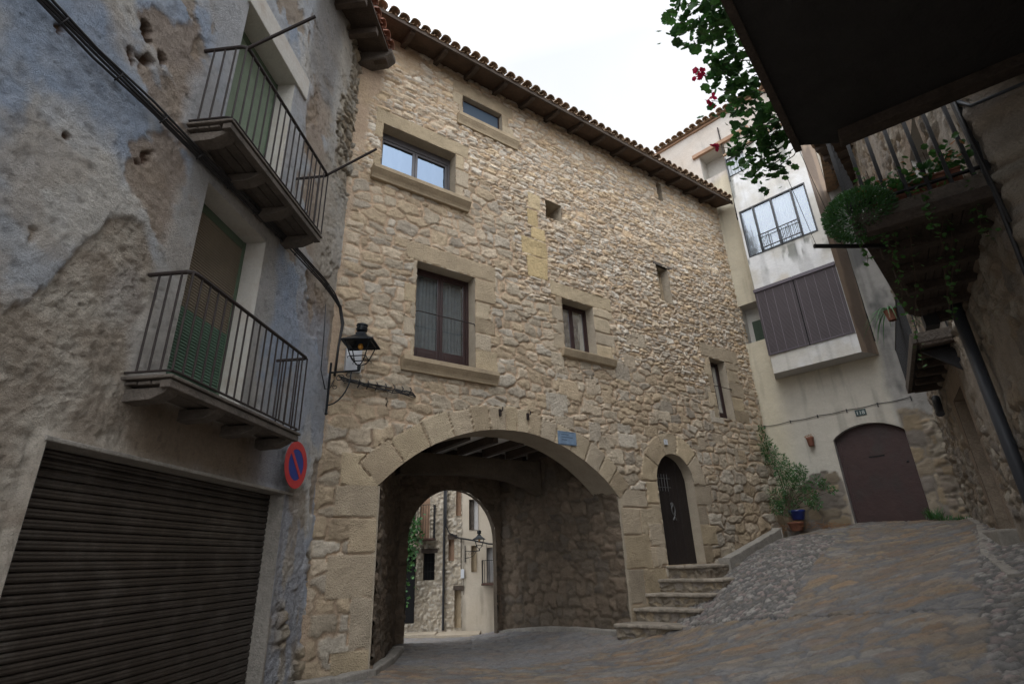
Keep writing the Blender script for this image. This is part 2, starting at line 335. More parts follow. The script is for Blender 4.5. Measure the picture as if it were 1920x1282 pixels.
och = sst(.47, .60, fbm(GX*2.2+4, GY*3.1, 8, 4)); cf_ = lerp(cf_, cf_*np.array((1.13, .98, .82)), (och*.9)[..., None])
pebL = inpoly(GX+wob*.3, GY+wob*.3, [(2.6, 10.3), (2.85, 9.7), (3.67, 8.3), (4.6, 9.65), (6.12, 11.18), (6.6, 11.9), (5.6, 15), (4.0, 13.0)])
pebR = inpoly(GX+wob*.6, GY-wob*.6, [(9.5, 10.8), (7.9, 10.0), (7.28, 9.16), (4.29, 5.56), (2.2, 3.0), (8, 2)])
# smooth cement apron against the right wall and in the gateway
fp = np.clip((pebL | pebR).astype(float), 0, 1)
edge = 0.0
gh = gz+lerp(hf_, hp_, fp)+(fbm(GX*.9, GY*.9, 4, 3)-.5)*.05
seam = np.abs(GX-np.interp(GY, [5.9, 8.09, 10.11], [4.42, 3.75, 2.78])); seamm = (GY > 5.7) & (GY < 10.1) & (seam < .022)
gh = gh-seamm*.015
gcol = lerp(cf_*.66, cp_*.78, fp[..., None])
lane = inpoly(GX, GY, [(-3.5, 9.4), (-.5, 9.0), (2.2, 10.6), (1.8, 12.5), (1, 25), (-9, 25)])
gcol = gcol*(1-.6*seamm[..., None]); gcol = np.where(lane[..., None], lerp(gcol, np.array((.20, .195, .195)), .55), gcol)
far = (np.abs(GX) > 14) | (GY < 3) | (GY > 25)
gh = np.where(far, gz, gh)
PG = np.stack([GX, GY, gh], -1)
grid_mesh('ground', PG, np.ones((len(gx)-1, len(gy)-1), bool), M['ground'], None, gcol, kind='structure', label='sloping lane of worn ochre flagstones with pebble strips along its sides')

# ------------------------------------------------------------------ stone building (facade with the archway)
stone = empty('stone_building', S(5.8, -3, -1.4), 'tall rubble stone house with the big vaulted archway and tiled eaves', 'building')
AC = (3.34, -1.27, 3.40); DC = (7.6, 1.44, .60)       # arch circle, door circle
wins = {  # open u0,u1,z0,z1 ; surround u0,u1,z1 ; sill u0,u1,z0 ; kind
 'attic': ((2.29, 3.32, 8.93, 9.52), (2.04, 3.64, 9.86), (2.14, 3.72, 8.64)),
 'upper': ((.56, 2.12, 6.68, 7.80), (.40, 2.44, 8.14), (.38, 2.40, 6.42)),
 'tall': ((1.36, 2.56, 3.15, 5.02), (1.14, 3.03, 5.40), (1.13, 2.98, 2.90)),
 'small': ((4.72, 5.62, 3.97, 5.16), (4.42, 6.22, 5.50), (4.60, 6.10, 3.77)),
 'right': ((9.66, 10.32, 3.10, 4.70), (9.34, 10.96, 5.10), None),
 'slit': ((8.07, 8.52, 5.95, 7.00), None, None),
 'vent': ((8.63, 8.84, 9.30, 9.88), None, None),
 'hole': ((4.44, 4.92, 7.14, 7.60), None, None)}
fu = [x for a in wins.values() for x in a[0][:2]]+[.88, 5.84, 7.0, 8.2]; fz = [x for a in wins.values() for x in a[0][2:]]+[-.21]
su_ = lines(-.12, 11.72, .0215, fu); sz_ = lines(-1.75, 10.3, .0215, fz)
U, Z = np.meshgrid(su_, sz_, indexing='ij')
PA = [(.60, .52, .41), (.54, .455, .345), (.63, .54, .41), (.50, .455, .385), (.60, .485, .335), (.66, .62, .54), (.54, .42, .285), (.59, .53, .44), (.45, .40, .33)]
PB = [(.45, .395, .31), (.40, .35, .275), (.49, .42, .325), (.38, .34, .28), (.45, .37, .265), (.49, .45, .38), (.41, .335, .24)]
MOR = (.50, .385, .28)
hA, cA = masonry(U, Z, .072, .25, 1, PA, MOR, .028, .009, warp=.30, tilt=.38)
hB, cB = masonry(U, Z, .165, .33, 2, PB, MOR, .023, .014, warp=.24, tilt=.12)
hC, cC = masonry(U, Z, .25, .42, 6, PB, (.38, .30, .22), .026, .018, warp=.28, tilt=.08)
nb = (fbm(U*.9, Z*.9, 7, 3)-.5)*1.6
mB = ((Z+nb < 4.1+1.0*(U < 6.3)) | ((U+nb*.6 < 3.7) & (Z+nb < 7.0)))
mC = (Z+nb*.7 < 1.9)
hgt = np.where(mC, hC, np.where(mB, hB, hA)); col = np.where(mC[..., None], cC, np.where(mB[..., None], cB, cA))
# dressed stone laid over the rubble
reg = np.zeros(U.shape, int)     # 0 wall, 1 voussoirs, 2 door arch, 10+ window surrounds
ASH = [(.42, .36, .265), (.38, .325, .245), (.44, .37, .26), (.39, .34, .265), (.36, .30, .215)]
def block(mask, edist, idn, r, raise_=.018, pal=ASH, joint=.009):
    edist = edist+(fbm(U*9, Z*9, 8, 3)-.5)*.012
    global hgt, col, reg
    m = sst(.003, joint, edist); i = np.zeros(U.shape, int)+idn
    hh = m*(raise_+(idr(i, 3)-.5)*.014+(fbm(U*5, Z*5, 3, 3)-.5)*.016+(fbm(U*22, Z*22, 6, 2)-.5)*.008)-(1-m)*.010
    cc = m[..., None]*pick(pal, i, 2, .26)*(.82+.36*fbm(U*3.5, Z*3.5, 4, 4))[..., None]+(1-m[..., None])*np.array(MOR)
    hgt = np.where(mask, hh, hgt); col = np.where(mask[..., None], cc, col)
    if r: reg = np.where(mask, r, reg)
def rblock(u0, u1, z0, z1, r=0, idn=None, **kw):
    wv = (fbm(U*4, Z*4, 5, 2)-.5)*.03
    e = np.minimum(np.minimum(U-u0+wv, u1-U-wv), np.minimum(Z-z0-wv, z1-Z+wv)); block(e > 0, e, int(u0*977+z0*613) if idn is None else idn, r, **kw)
ir = random.Random(4)
# pier quoins left and jambs right of the arch
z = -1.45; k = 0
for hgt_ in (.42, .62, .55, .48, .44, .40, .50):
    wq = (.52, .30, .66, .40, .64, .36, .62)[k % 7]; rblock(.89-wq, .90, z, z+hgt_, 3, raise_=.03); z += hgt_; k += 1
    if z > 1.1: break
rblock(.30, .90, 1.05, 1.52, 3, raise_=.03)
z = -1.4; k = 0
for hgt_ in (.55, .6, .62, .5, .36):
    wq = (.62, .46, .74, .55, .8)[k]; rblock(5.82, 5.82+wq, z, z+hgt_, 3); rblock(5.82+wq, 5.82+wq+.32*(1+k % 2), z, z+hgt_, 0); z += hgt_; k += 1
# yellow blocked patch in the middle of the facade
YE = [(.50, .40, .23), (.46, .37, .22), (.52, .43, .28)]
for (a, b, c, d) in ((3.84, 4.40, 5.46, 5.98), (3.72, 4.42, 5.99, 6.40), (3.98, 4.38, 6.42, 6.72), (3.90, 4.22, 6.74, 7.18), (3.95, 4.3, 7.2, 7.62)): rblock(a, b, c, d, 0, pal=YE, raise_=.016)
for n_ in range(34):
    a = ir.uniform(4, 10.8); c = ir.uniform(1.8, 4.6); rblock(a, a+ir.uniform(.28, .55), c, c+ir.uniform(.2, .42), 0, pal=PB, raise_=.024)
# rough smooth-render strip in the inner corner by the blue house
m_ = sst(0, .12, (.34+(fbm(Z*1.1, U*0+3, 4, 3)-.5)*.5+.18*sst(7, 9, Z))-U)*sst(6.6, 7.6, Z+nb*.4)
hgt = lerp(hgt, .012+(fbm(U*5, Z*5, 3, 4)-.5)*.03, m_); col = lerp(col, np.array((.43, .335, .25)), m_[..., None])
m_ = sst(.0, .1, .12+(fbm(Z*1.7, U*0+9, 4, 3)-.5)*.3-U)
hgt = lerp(hgt, .014, m_); col = lerp(col, np.array((.43, .34, .255)), m_[..., None])
m_ = sst(.52, .66, fbm(U*1.1+7, Z*1.1, 9, 3))*(U < 2.4)*(Z > 8.0)*.8
hgt = lerp(hgt, .02, m_); col = lerp(col, np.array((.46, .36, .25)), m_[..., None])
# window surrounds
for k, (key, (o_, s_, sl)) in enumerate(wins.items()):
    if not s_: continue
    r = 10+k; u0, u1, z0, z1 = o_; a, b, zt = s_
    rblock(a, b, z1-.001, zt, r)
    zz = z0-.02; j = 0
    while zz < z1-.05:
        hh = (.30, .36, .42, .33)[(j+k) % 4]; t = min(z1, zz+hh)
        if z1-t < .15: t = z1
        x = .0 if (j+k) % 2 else .14
        rblock(a+x, u0+.001, zz, t, r); rblock(u1-.001, b-(.14-x)*.9, zz, t, r); zz = t; j += 1
# great arch ring
rr = np.hypot(U-AC[0], Z-AC[1]); an = np.degrees(np.arctan2(Z-AC[1], U-AC[0]))
angs = [136.5, 127.5, 118.5, 110.5, 104, 98, 92.5, 88.5, 84.5, 80, 74, 67.5, 61, 54.5, 49, 42.5]
for i in range(len(angs)-1):
    a0, a1 = angs[i], angs[i+1]; ro = AC[2]+.40+ir.uniform(-.03, .05)
    e = np.minimum(np.minimum(np.radians(a0-an)*rr, np.radians(an-a1)*rr), np.minimum(ro-rr, .5)); block((e > 0) & (rr > AC[2]-.04), e, 300+i*7, 1, raise_=.034)
rr2 = np.hypot(U-DC[0], Z-DC[1]); an2 = np.degrees(np.arctan2(Z-DC[1], U-DC[0]))
angs = [186, 150, 112, 76, 38, -6]
for i in range(len(angs)-1):
    a0, a1 = angs[i], angs[i+1]; ro = DC[2]+.42+ir.uniform(-.03, .06)
    e = np.minimum(np.minimum(np.radians(a0-an2)*rr2, np.radians(an2-a1)*rr2), ro-rr2); block((e > 0) & (rr2 > DC[2]-.04), e, 500+i*7, 2, raise_=.03)
z = -.22; k = 0
for hh in (.36, .42, .40, .45): rblock(7.0-(.30, .42, .26, .36)[k], 7.001, z, z+hh, 2); rblock(8.199, 8.2+(.30, .52, .34, .60)[k], z, z+hh, 2); z += hh; k += 1
# patchy darkening that grows towards the foot of the wall
col = col*np.array((1.02, .98, .935)); foot_dark = sst(.4, .7, fbm(U*.7, Z*.5, 12, 4))*sst(2.6, -1.2, Z)*.35; col = col*(1-foot_dark[..., None])
# sdf of the openings; grid points inside an arch curve are pulled onto it
def hole_sdf():
    a = np.where(Z > 1.04, rr-AC[2], np.maximum(.88-U, U-5.84)); a = np.where((Z <= 1.04), a, np.where((U < .88-.3) | (U > 6.2), 1, a))
    d = np.where(Z > DC[1], rr2-DC[2], np.maximum(7.0-U, U-8.2)); d = np.where(Z < -.211, 1.0, d)
    return a, d
sa, sdd = hole_sdf()
inside = (sa < -1e-4) | (sdd < -1e-4); rect = np.zeros(U.shape, bool)
for o_, *_x in wins.values(): rect |= (U > o_[0]+1e-4) & (U < o_[1]-1e-4) & (Z > o_[2]+1e-4) & (Z < o_[3]-1e-4)
def f4(a, op): return op(op(a[:-1, :-1], a[1:, :-1]), op(a[1:, 1:], a[:-1, 1:]))
allin = f4(inside, np.logical_and); anyrect = f4(rect, np.logical_or)
cu = f4(U, np.add)/4; cz = f4(Z, np.add)/4
crect = np.zeros(cu.shape, bool)
for o_, *_x in wins.values(): crect |= (cu > o_[0]) & (cu < o_[1]) & (cz > o_[2]) & (cz < o_[3])
Uc, Zc = U.copy(), Z.copy()
m = (sa < 0) & (Z > 1.04); s = AC[2]/np.maximum(rr, 1e-3); Uc = np.where(m, AC[0]+(U-AC[0])*s, Uc); Zc = np.where(m, AC[1]+(Z-AC[1])*s, Zc)
m = (sdd < 0) & (Z > DC[1]); s = DC[2]/np.maximum(rr2, 1e-3); Uc = np.where(m, DC[0]+(U-DC[0])*s, Uc); Zc = np.where(m, DC[1]+(Z-DC[1])*s, Zc)
keep = ~allin & ~crect & ~((cz < 1.04) & (cu > .88) & (cu < 5.84)) & ~((cz < DC[1]) & (cz > -.21) & (cu > 7.0) & (cu < 8.2))
PS = Pw(S, Uc, hgt, Zc); freg = reg[:-1, :-1]
grid_mesh('wall', PS, keep & (freg == 0), M['stone'], stone, col)
grid_mesh('quoins', PS, keep & (freg == 3) & (cu < 3), M['ashlar_attr'], stone, col); grid_mesh('quoins', PS, keep & (freg == 3) & (cu > 3), M['ashlar_attr'], stone, col)
archw = grid_mesh('archway', PS, keep & (freg == 1), M['ashlar_attr'], stone, col, label='wide segmental arch of dressed voussoirs')
darch = grid_mesh('door_surround', PS, keep & (freg == 2), M['ashlar_attr'], stone, col)
# body of the building behind the facade (closed, keeps the light out)
mb = MB(); top = 10.25; VE = -3.6
DB = -4.0; mb.quad(S(-.1, -.02, -2), S(-.1, DB, -2), S(-.1, DB, top), S(-.1, -.02, top)); mb.quad(S(11.7, -.02, -2), S(11.7, DB, -2), S(11.7, DB, top), S(11.7, -.02, top)); mb.quad(S(-.1, DB, 2.6), S(7, DB, 2.6), S(7, DB, top), S(-.1, DB, top)); mb.quad(S(6.2, DB, -2.6), Vector((1.6, 26, -2.9)), Vector((1.6, 26, top)), S(6.2, DB, top)); mb.quad(S(-1, VE-.02, -2.5), S(2.6, VE-.02, -2.5), S(2.6, VE-.02, top), S(-1, VE-.02, top)); mb.quad(S(5.5, DB, -2.5), S(6.2, DB, -2.5), S(6.2, DB, 2.6), S(5.5, DB, 2.6))
mb.quad(S(-.1, -.5, 2.65), S(11.7, -.5, 2.65), S(11.7, DB, 2.65), S(-.1, DB, 2.65)); mb.quad(S(-.1, -.02, top), S(11.7, -.02, top), S(11.7, DB, top), S(-.1, DB, top))
mb.quad(S(-.1, -.5, 2.7), S(11.7, -.5, 2.7), S(11.7, -.5, top), S(-.1, -.5, top))
mb.quad(S(6.7, -.5, -2), S(11.7, -.5, -2), S(11.7, -.5, 2.7), S(6.7, -.5, 2.7))
mb.build('core', M['dark'], stone)
# intrados of the great arch and jambs
def arcpts(c, a0, a1, n): return [(c[0]+c[2]*math.cos(R_(a0+(a1-a0)*i/n)), c[1]+c[2]*math.sin(R_(a0+(a1-a0)*i/n))) for i in range(n+1)]
mb = MB(); ap = arcpts(AC, 136.4, 42.6, 40)
prof = ap; vs = [S(u, .03, z) for u, z in prof]+[S(u, -.62, z) for u, z in prof]; n = len(prof)
mb.add(vs, [(i, i+1, i+1+n, i+n) for i in range(n-1)])
mb.build('arch_soffit', M['ashlar'], stone, smooth=True)
for a, b in ((.84, .915), (5.805, 5.88)):
    MB().box(S, a, b, -.62, .012, -1.8, 1.07).build('jamb', M['ashlar'], stone, bevel=.01)
def stone_panel(name, fr_pts, z0, z1, st, seed, h0, L0, pal, parent, mor=(.16, .125, .09), mt=None, zt=None, bulge=.035, flip=1):
    """rubble wall standing on a plan line fr_pts=(p0,p1)"""
    p0, p1 = Vector(fr_pts[0]), Vector(fr_pts[1]); d = (p1-p0); ln = Vector((d.x, d.y, 0)).length; d = Vector((d.x, d.y, 0)).normalized(); nn = Vector((d.y, -d.x, 0))*flip
    u = lines(0, ln, st); z = lines(z0, z1, st); U_, Z_ = np.meshgrid(u, z, indexing='ij')
    h, c = masonry(U_, Z_, h0, L0, seed, pal, mor, bulge, .02, warp=.5, tilt=.15)
    P = np.array(p0)*np.array([1, 1, 0])+U_[..., None]*np.array(d)+h[..., None]*np.array(nn); P[..., 2] = Z_
    return grid_mesh(name, P, np.ones((len(u)-1, len(z)-1), bool), mt or M['stone'], parent, c)
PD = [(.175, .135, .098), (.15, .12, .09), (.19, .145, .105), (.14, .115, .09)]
VE = -3.6
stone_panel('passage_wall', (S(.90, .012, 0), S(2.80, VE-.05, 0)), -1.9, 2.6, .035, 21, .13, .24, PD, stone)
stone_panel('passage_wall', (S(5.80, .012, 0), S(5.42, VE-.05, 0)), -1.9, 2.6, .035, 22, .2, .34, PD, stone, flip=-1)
# exit wall with its round arch
EC = (4.12, .42, 1.13)
ue = lines(2.3, 6.2, .04); ze = lines(-2, 2.6, .04); Ue, Ze = np.meshgrid(ue, ze, indexing='ij')
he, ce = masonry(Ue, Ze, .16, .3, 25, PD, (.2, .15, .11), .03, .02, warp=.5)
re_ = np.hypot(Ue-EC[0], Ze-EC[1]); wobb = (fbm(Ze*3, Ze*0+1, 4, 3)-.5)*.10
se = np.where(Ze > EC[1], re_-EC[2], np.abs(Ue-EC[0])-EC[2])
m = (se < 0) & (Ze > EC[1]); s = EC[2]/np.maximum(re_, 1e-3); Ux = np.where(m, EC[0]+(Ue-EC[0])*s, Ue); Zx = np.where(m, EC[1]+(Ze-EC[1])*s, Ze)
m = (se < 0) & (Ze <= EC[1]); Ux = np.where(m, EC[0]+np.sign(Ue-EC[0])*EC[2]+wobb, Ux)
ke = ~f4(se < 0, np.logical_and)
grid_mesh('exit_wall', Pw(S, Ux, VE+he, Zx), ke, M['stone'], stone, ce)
mb = MB(); pr = [(EC[0]-EC[2], -2)]+arcpts(EC, 180, 0, 24)+[(EC[0]+EC[2], -2)]; n = len(pr)
mb.add([S(u, VE+.03, z) for u, z in pr]+[S(u, VE-.12, z) for u, z in pr], [(i, i+1, i+1+n, i+n) for i in range(n-1)])
mb.build('exit_arch_soffit', M['dim_stone'], stone)
# diaphragm beam, ceiling boards and joists
mb = MB(); dp = [(2.05+3.4*i/16, 1.52+.13*math.sin(math.pi*min(1, (i+2)/18))-(.22*max(0, (i-11)/5)**2)) for i in range(17)]
mb.prism(S, dp+[(5.45, 2.028), (2.05, 2.028)], -2.25, -1.95); mb.build('cross_beam', M['dim_stone'], stone, bevel=.02)
ceil = MB().box(S, .6, 6.3, VE-.02, -.6, 2.19, 2.29).build('ceiling', M['limewash'], stone)
for i in range(9):
    u = .9+i*.60
    MB().box(S, u, u+.12, -1.98, -.6, 2.03, 2.188).build('joist', M['wood'], ceil, bevel=.01)
    MB().box(S, u+.05, u+.18, VE, -2.24, 2.03, 2.188).build('joist', M['wood'], ceil, bevel=.01)
# ---- windows
def reveal(u0, u1, z0, z1, dep, parent, fr=S, mt=None, f=.022, name='reveal'):
    mb = MB()
    mb.quad(fr(u0, f, z0), fr(u0, -dep, z0), fr(u0, -dep, z1), fr(u0, f, z1)); mb.quad(fr(u1, f, z0), fr(u1, f, z1), fr(u1, -dep, z1), fr(u1, -dep, z0))
    mb.quad(fr(u0, f, z1), fr(u0, -dep, z1), fr(u1, -dep, z1), fr(u1, f, z1)); mb.quad(fr(u0, f, z0), fr(u1, f, z0), fr(u1, -dep, z0), fr(u0, -dep, z0))
    return mb.build(name, mt or M['ashlar'], parent)
def window(fr, u0, u1, z0, z1, dep, parent, fm, leaves=2, rail=None, gm=None, curtain='curtain_grey', ft=.055, panel=0, label=None, drop=0):
    """casement: outer frame + leaves, glass panes, curtain and a dark room behind"""
    mb = MB(); v0, v1 = -dep-.06, -dep
    mb.box(fr, u0, u0+ft, v0, v1, z0, z1); mb.box(fr, u1-ft, u1, v0, v1, z0, z1); mb.box(fr, u0+ft, u1-ft, v0, v1, z1-ft-drop, z1); mb.box(fr, u0+ft, u1-ft, v0, v1, z0, z0+ft)
    uw = (u1-u0-2*ft)/leaves; lt = .055
    for i in range(leaves):
        a = u0+ft+i*uw; b = a+uw; a += .003; b -= .003; zz0, zz1 = z0+ft+.003, z1-ft-drop-.003; w0, w1 = v0+.01, v1-.012
        mb.box(fr, a, a+lt, w0, w1, zz0, zz1); mb.box(fr, b-lt, b, w0, w1, zz0, zz1); mb.box(fr, a+lt, b-lt, w0, w1, zz1-lt, zz1); mb.box(fr, a+lt, b-lt, w0, w1, zz0, zz0+lt+panel)
        if panel: mb.box(fr, a+lt+.05, b-lt-.05, w1, w1+.012, zz0+.05, zz0+lt+panel-.06)
    o = mb.build('window', fm, parent, bevel=.006, label=label)
    for i in range(leaves):
        a = u0+ft+i*uw+lt; b = a+uw-2*lt; MB().box(fr, a, b, v0+.028, v0+.034, z0+ft+lt+panel, z1-ft-lt-drop).build('pane', gm or M['glass'], o)
    if curtain:
        for i in range(leaves):
            a = u0+ft+i*uw; b = a+uw; mbc = MB(); n = 28; x = [(a+(b-a)*j/n, v0-.10+.018*math.sin(j*1.7+i)+.008*math.sin(j*3.1)) for j in range(n+1)]
            vs = [fr(p, q, z0+.03) for p, q in x]+[fr(p, q, z1-.04-drop) for p, q in x]
            mbc.add(vs, [(j, j+1, j+n+2, j+n+1) for j in range(n)]); mbc.build('curtain', M[curtain], o, smooth=True)
    bx = MB(); bx.quad(fr(u0, v0-.3, z0), fr(u1, v0-.3, z0), fr(u1, v0-.3, z1), fr(u0, v0-.3, z1)); bx.build('room', M['dark'], o)
    return o
def sill(u0, u1, z0, z1, pr, parent, fr=S):
    h = z1-z0
    p = [(-.03, z0), (pr*.45, z0), (pr*.50, z0+h*.14), (pr*.62, z0+h*.30), (pr*.86, z0+h*.52), (pr*.95, z0+h*.62), (pr, z0+h*.64), (pr, z0+h*.97), (-.30, z1)]
    return MB().prof(fr, p, u0, u1).build('sill', M['sill'], parent, bevel=.006)
def surround(key, k, parent):
    g = keep & (freg == 10+k)
    if g.any(): grid_mesh('surround', PS, g, M['ashlar_attr'], parent, col)
keys = list(wins)
o = window(S, 2.29, 3.32, 8.90, 9.52, .10, stone, M['frame'], 1, curtain=None, gm=M['glass'], ft=.03, label='attic window with an insect screen under the eaves')
surround('attic', 0, o); sill(2.14, 3.72, 8.64, 8.905, .14, o); reveal(2.29, 3.32, 8.9, 9.52, .28, o)
MB().box(S, 2.33, 3.28, -.105, -.10, 8.94, 9.48).build('screen', M['plaque_dark'], o)
o = window(S, .56, 2.12, 6.66, 7.80, .22, stone, M['frame_grey'], 2, gm=M['glass_bright'], curtain=None, ft=.05, drop=.10, label='grey framed window reflecting the sky')
surround('upper', 1, o); sill(.38, 2.40, 6.42, 6.665, .20, o); reveal(.56, 2.12, 6.66, 7.80, .30, o)
o = window(S, 1.36, 2.56, 3.13, 5.02, .22, stone, M['frame'], 2, panel=.22, ft=.06, gm=M['glass'], label='tall brown casement with a wooden panel at its foot')
surround('tall', 2, o); sill(1.13, 2.98, 2.90, 3.14, .17, o); reveal(1.36, 2.56, 3.13, 5.02, .30, o)
MB().tube([S(1.36, .0, 4.02), S(1.40, .05, 4.02), S(2.52, .05, 4.02), S(2.56, .0, 4.02)], .011).build('guard_bar', M['rust'], o)
o = window(S, 4.72, 5.62, 3.95, 5.16, .22, stone, M['frame'], 2, ft=.05, gm=M['glass'], label='small brown casement with a plain stone sill')
surround('small', 3, o); reveal(4.72, 5.62, 3.95, 5.16, .30, o); MB().prof(S, [(-.25, 3.965), (-.02, 3.76), (.09, 3.80), (.14, 3.93), (.14, 3.96)], 4.60, 6.10).build('sill', M['sill'], o, bevel=.008)
o = window(S, 9.66, 10.32, 3.08, 4.70, .20, stone, M['frame'], 2, panel=.14, ft=.05, gm=M['glass'], label='narrow tall brown window near the white house')
surround('right', 4, o); reveal(9.66, 10.32, 3.08, 4.70, .28, o); MB().tube([S(9.7, .03, 3.93), S(10.36, .03, 3.93), S(10.40, .03, 3.93)], .010).build('guard_bar', M['rust'], o)
o = window(S, 8.07, 8.52, 5.95, 7.00, .22, stone, M['sill'], 1, ft=.05, gm=M['glass'], label='slit window with a raw wood frame')
reveal(8.07, 8.52, 5.95, 7.00, .30, o, mt=M['ashlar']); MB().box(S, 7.98, 8.72, -.05, .03, 7.0, 7.09).build('lintel', M['wood_grey'], o, bevel=.01)
for (a, b, c, d) in ((8.63, 8.84, 9.30, 9.88), (4.44, 4.92, 7.14, 7.60)):
    o = reveal(a, b, c, d, .40, stone, name='wall_hole'); MB().quad(S(a, -.4, c), S(b, -.4, c), S(b, -.4, d), S(a, -.4, d)).build('back', M['sill'], o)
# arched door
mb = MB(); pr = [(7.0, -.22)]+arcpts(DC, 180, 0, 20)+[(8.2, -.22)]; n = len(pr)
mb.add([S(u, .025, z) for u, z in pr]+[S(u, -.34, z) for u, z in pr], [(i, i+1, i+1+n, i+n) for i in range(n-1)]); mb.quad(S(7, .02, -.22), S(8.2, .02, -.22), S(8.2, -.34, -.22), S(7, -.34, -.22))
mb.build('door_reveal', M['ashlar'], stone)
mb = MB()
for i in range(8):
    a = 7.0+i*.15; b = a+.146; c = (a+b)/2
    zt = lambda x: DC[1]+math.sqrt(max(0, DC[2]**2-(x-DC[0])**2))
    mb.prism(S, [(a, -.21), (b, -.21), (b, zt(b)-.001), (c, zt(c)), (a, zt(a))], -.26, -.20-.004*(i % 2))
door = mb.build('door', M['doorwood'], stone, bevel=.006, label='arched door of almost black planks')
mb = MB()
for i in range(4): mb.tube([S(7.30+i*.09, -.185, 1.26), S(7.30+i*.09, -.185, 1.62)], .008, 6)
for z in (1.34, 1.53): mb.tube([S(7.22, -.18, z), S(7.66, -.18, z)], .008, 6)
mb.build('peephole_grille', M['dull_steel'], door)
mb = MB(); mb.lathe(S(7.62, -.19, .98), [(0, .03), (.045, .02), (.05, 0)], 12, S.n); mb.tube([S(7.62+.05*math.cos(t), -.165, .87+.09*math.sin(t)) for t in np.linspace(1.57, 7.6, 16)], .012, 6)
mb.tube([S(7.66, -.165, .78), S(7.58, -.165, .66)], .012, 6); mb.tube([S(7.60, -.165, .79), S(7.68, -.165, .66)], .012, 6); mb.build('knocker', M['dull_steel'], door)
# ---- eaves
def tile(mb, p, dirv, side, up, r0, r1, ln, th=.014, inv=False, k=7):
    """one barrel tile as a solid shell from p along dirv"""
    vs = []
    for (t, r) in ((0, r0), (ln, r1)):
        for rr_ in (r, r-th):
            for j in range(k):
                a = math.pi*j/(k-1); h = math.sin(a)*rr_*(.85 if not inv else -.55); vs.append(p+dirv*t+side*math.cos(a)*rr_+up*h)
    f = []
    for j in range(k-1):
        f += [(j, j+1, 2*k+j+1, 2*k+j), (k+j+1, k+j, 3*k+j, 3*k+j+1), (j+1, j, k+j, k+j+1), (2*k+j, 2*k+j+1, 3*k+j+1, 3*k+j)]
    mb.add(vs, f)
def roof_edge(fr, u0, u1, v, z, slope, sp, rows, matl, parent, seed, name='roof', dz=0.0):
    g = random.Random(seed); mb = MB(); dv = (-fr.n*math.cos(slope)+Vector((0, 0, math.sin(slope)))); up = dv.cross(fr.d).normalized()
    if up.z < 0: up = -up
    n = int((u1-u0)/sp)
    for i in range(n+1):
        u = u0+i*sp; zz = z+dz*(u-u0)
        for k in range(rows):
            j = lambda s: g.uniform(-s, s)
            p = fr(u+j(.012), v+j(.025)+(.0 if k else 0), zz+j(.01))+dv*(k*.36)+up*(k*.012)
            tile(mb, p+up*.06, (dv+fr.d*j(.03)).normalized(), fr.d, up, .105*(1+j(.06)), .085, .44)
            tile(mb, fr(u+sp/2+j(.01), v-.03+j(.02), zz)+dv*(k*.36)+up*(.05+k*.012), dv, fr.d, up, .095, .11, .44, inv=True)
    mb.quad(fr(u0-.1, v-.06, z+.02), fr(u1+.1, v-.06, z+.02+dz*(u1-u0)), fr(u1+.1, v-.06, z+.02+dz*(u1-u0))+dv*4, fr(u0-.1, v-.06, z+.02)+dv*4)
    return mb.build(name, matl, parent, smooth=False)
rf = roof_edge(S, .15, 11.35, .66, 9.97, R_(17), .232, 5, M['tile'], stone, 3)
MB().prof(S, [(-.3, 10.20), (.60, 9.93), (.60, 9.97), (-.3, 10.24)], -.1, 11.5).build('soffit', M['soffit'], rf)
for i in range(15):
    u = .84+i*.757
    if u > 11.4: break
    MB().prof(S, [(-.1, 10.14), (-.1, 10.02), (.34, 9.885), (.50, 9.87), (.56, 9.90), (.56, 9.94)], u-.05, u+.05).build('rafter', M['wood'], rf, bevel=.008)
MB().prof(S, [(.57, 9.90), (.61, 9.90), (.61, 9.99), (.57, 9.99)], -.05, 11.5).build('fascia', M['wood'], rf)

# ------------------------------------------------------------------ blue plastered house on the left
blue = empty('plastered_house', L(-4, -2, -1.4), 'old house with peeling blue grey plaster, roller door and two iron balconies', 'building')
OG = (-4.09, -.90, -1.9, .82); OLD = (-3.20, -2.09, 1.45, 3.62); OUD = (-3.18, -2.02, 4.02, 6.25)
lu = lines(-8.2, .10, .024, [x for o_ in (OG, OLD, OUD) for x in o_[:2]]); lz = lines(-1.8, 9.4, .024, [x for o_ in (OG, OLD, OUD) for x in o_[2:]])
U, Z = np.meshgrid(lu, lz, indexing='ij')
n1 = fbm(U*1.1, Z*1.1, 1, 5); n2 = fbm(U*2.2+5, Z*1.4, 3, 5); n3 = fbm(U*6, Z*6, 5, 4); n4 = fbm(U*.8+9, Z*.5+4, 7, 4); n5 = fbm(U*18, Z*18, 9, 3)
base = lerp(np.array((.48, .50, .53)), np.array((.62, .59, .54)), sst(.4, .65, n1)[..., None]); base = lerp(base, np.array((.45, .39, .33)), (sst(.52, .6, fbm(U*1.7+8, Z*2.2+1, 10, 5))*.5)[..., None])
bsp = sum(np.exp(-((U-a)/.45)**2-((Z-b)/.55)**2) for a, b in ((-4.3, 4.9), (-3.45, 4.75), (-4.4, 3.4), (-1.75, 3.2), (-1.35, 2.8), (-4.9, 3.9), (-3.3, 3.6))); bluem = sst(.46, .60, n2*.72+bsp*.34)*(.5+.5*n3); base = lerp(base, np.array((.33, .41, .54)), bluem[..., None])
h = (n1-.5)*.03+(n3-.5)*.008
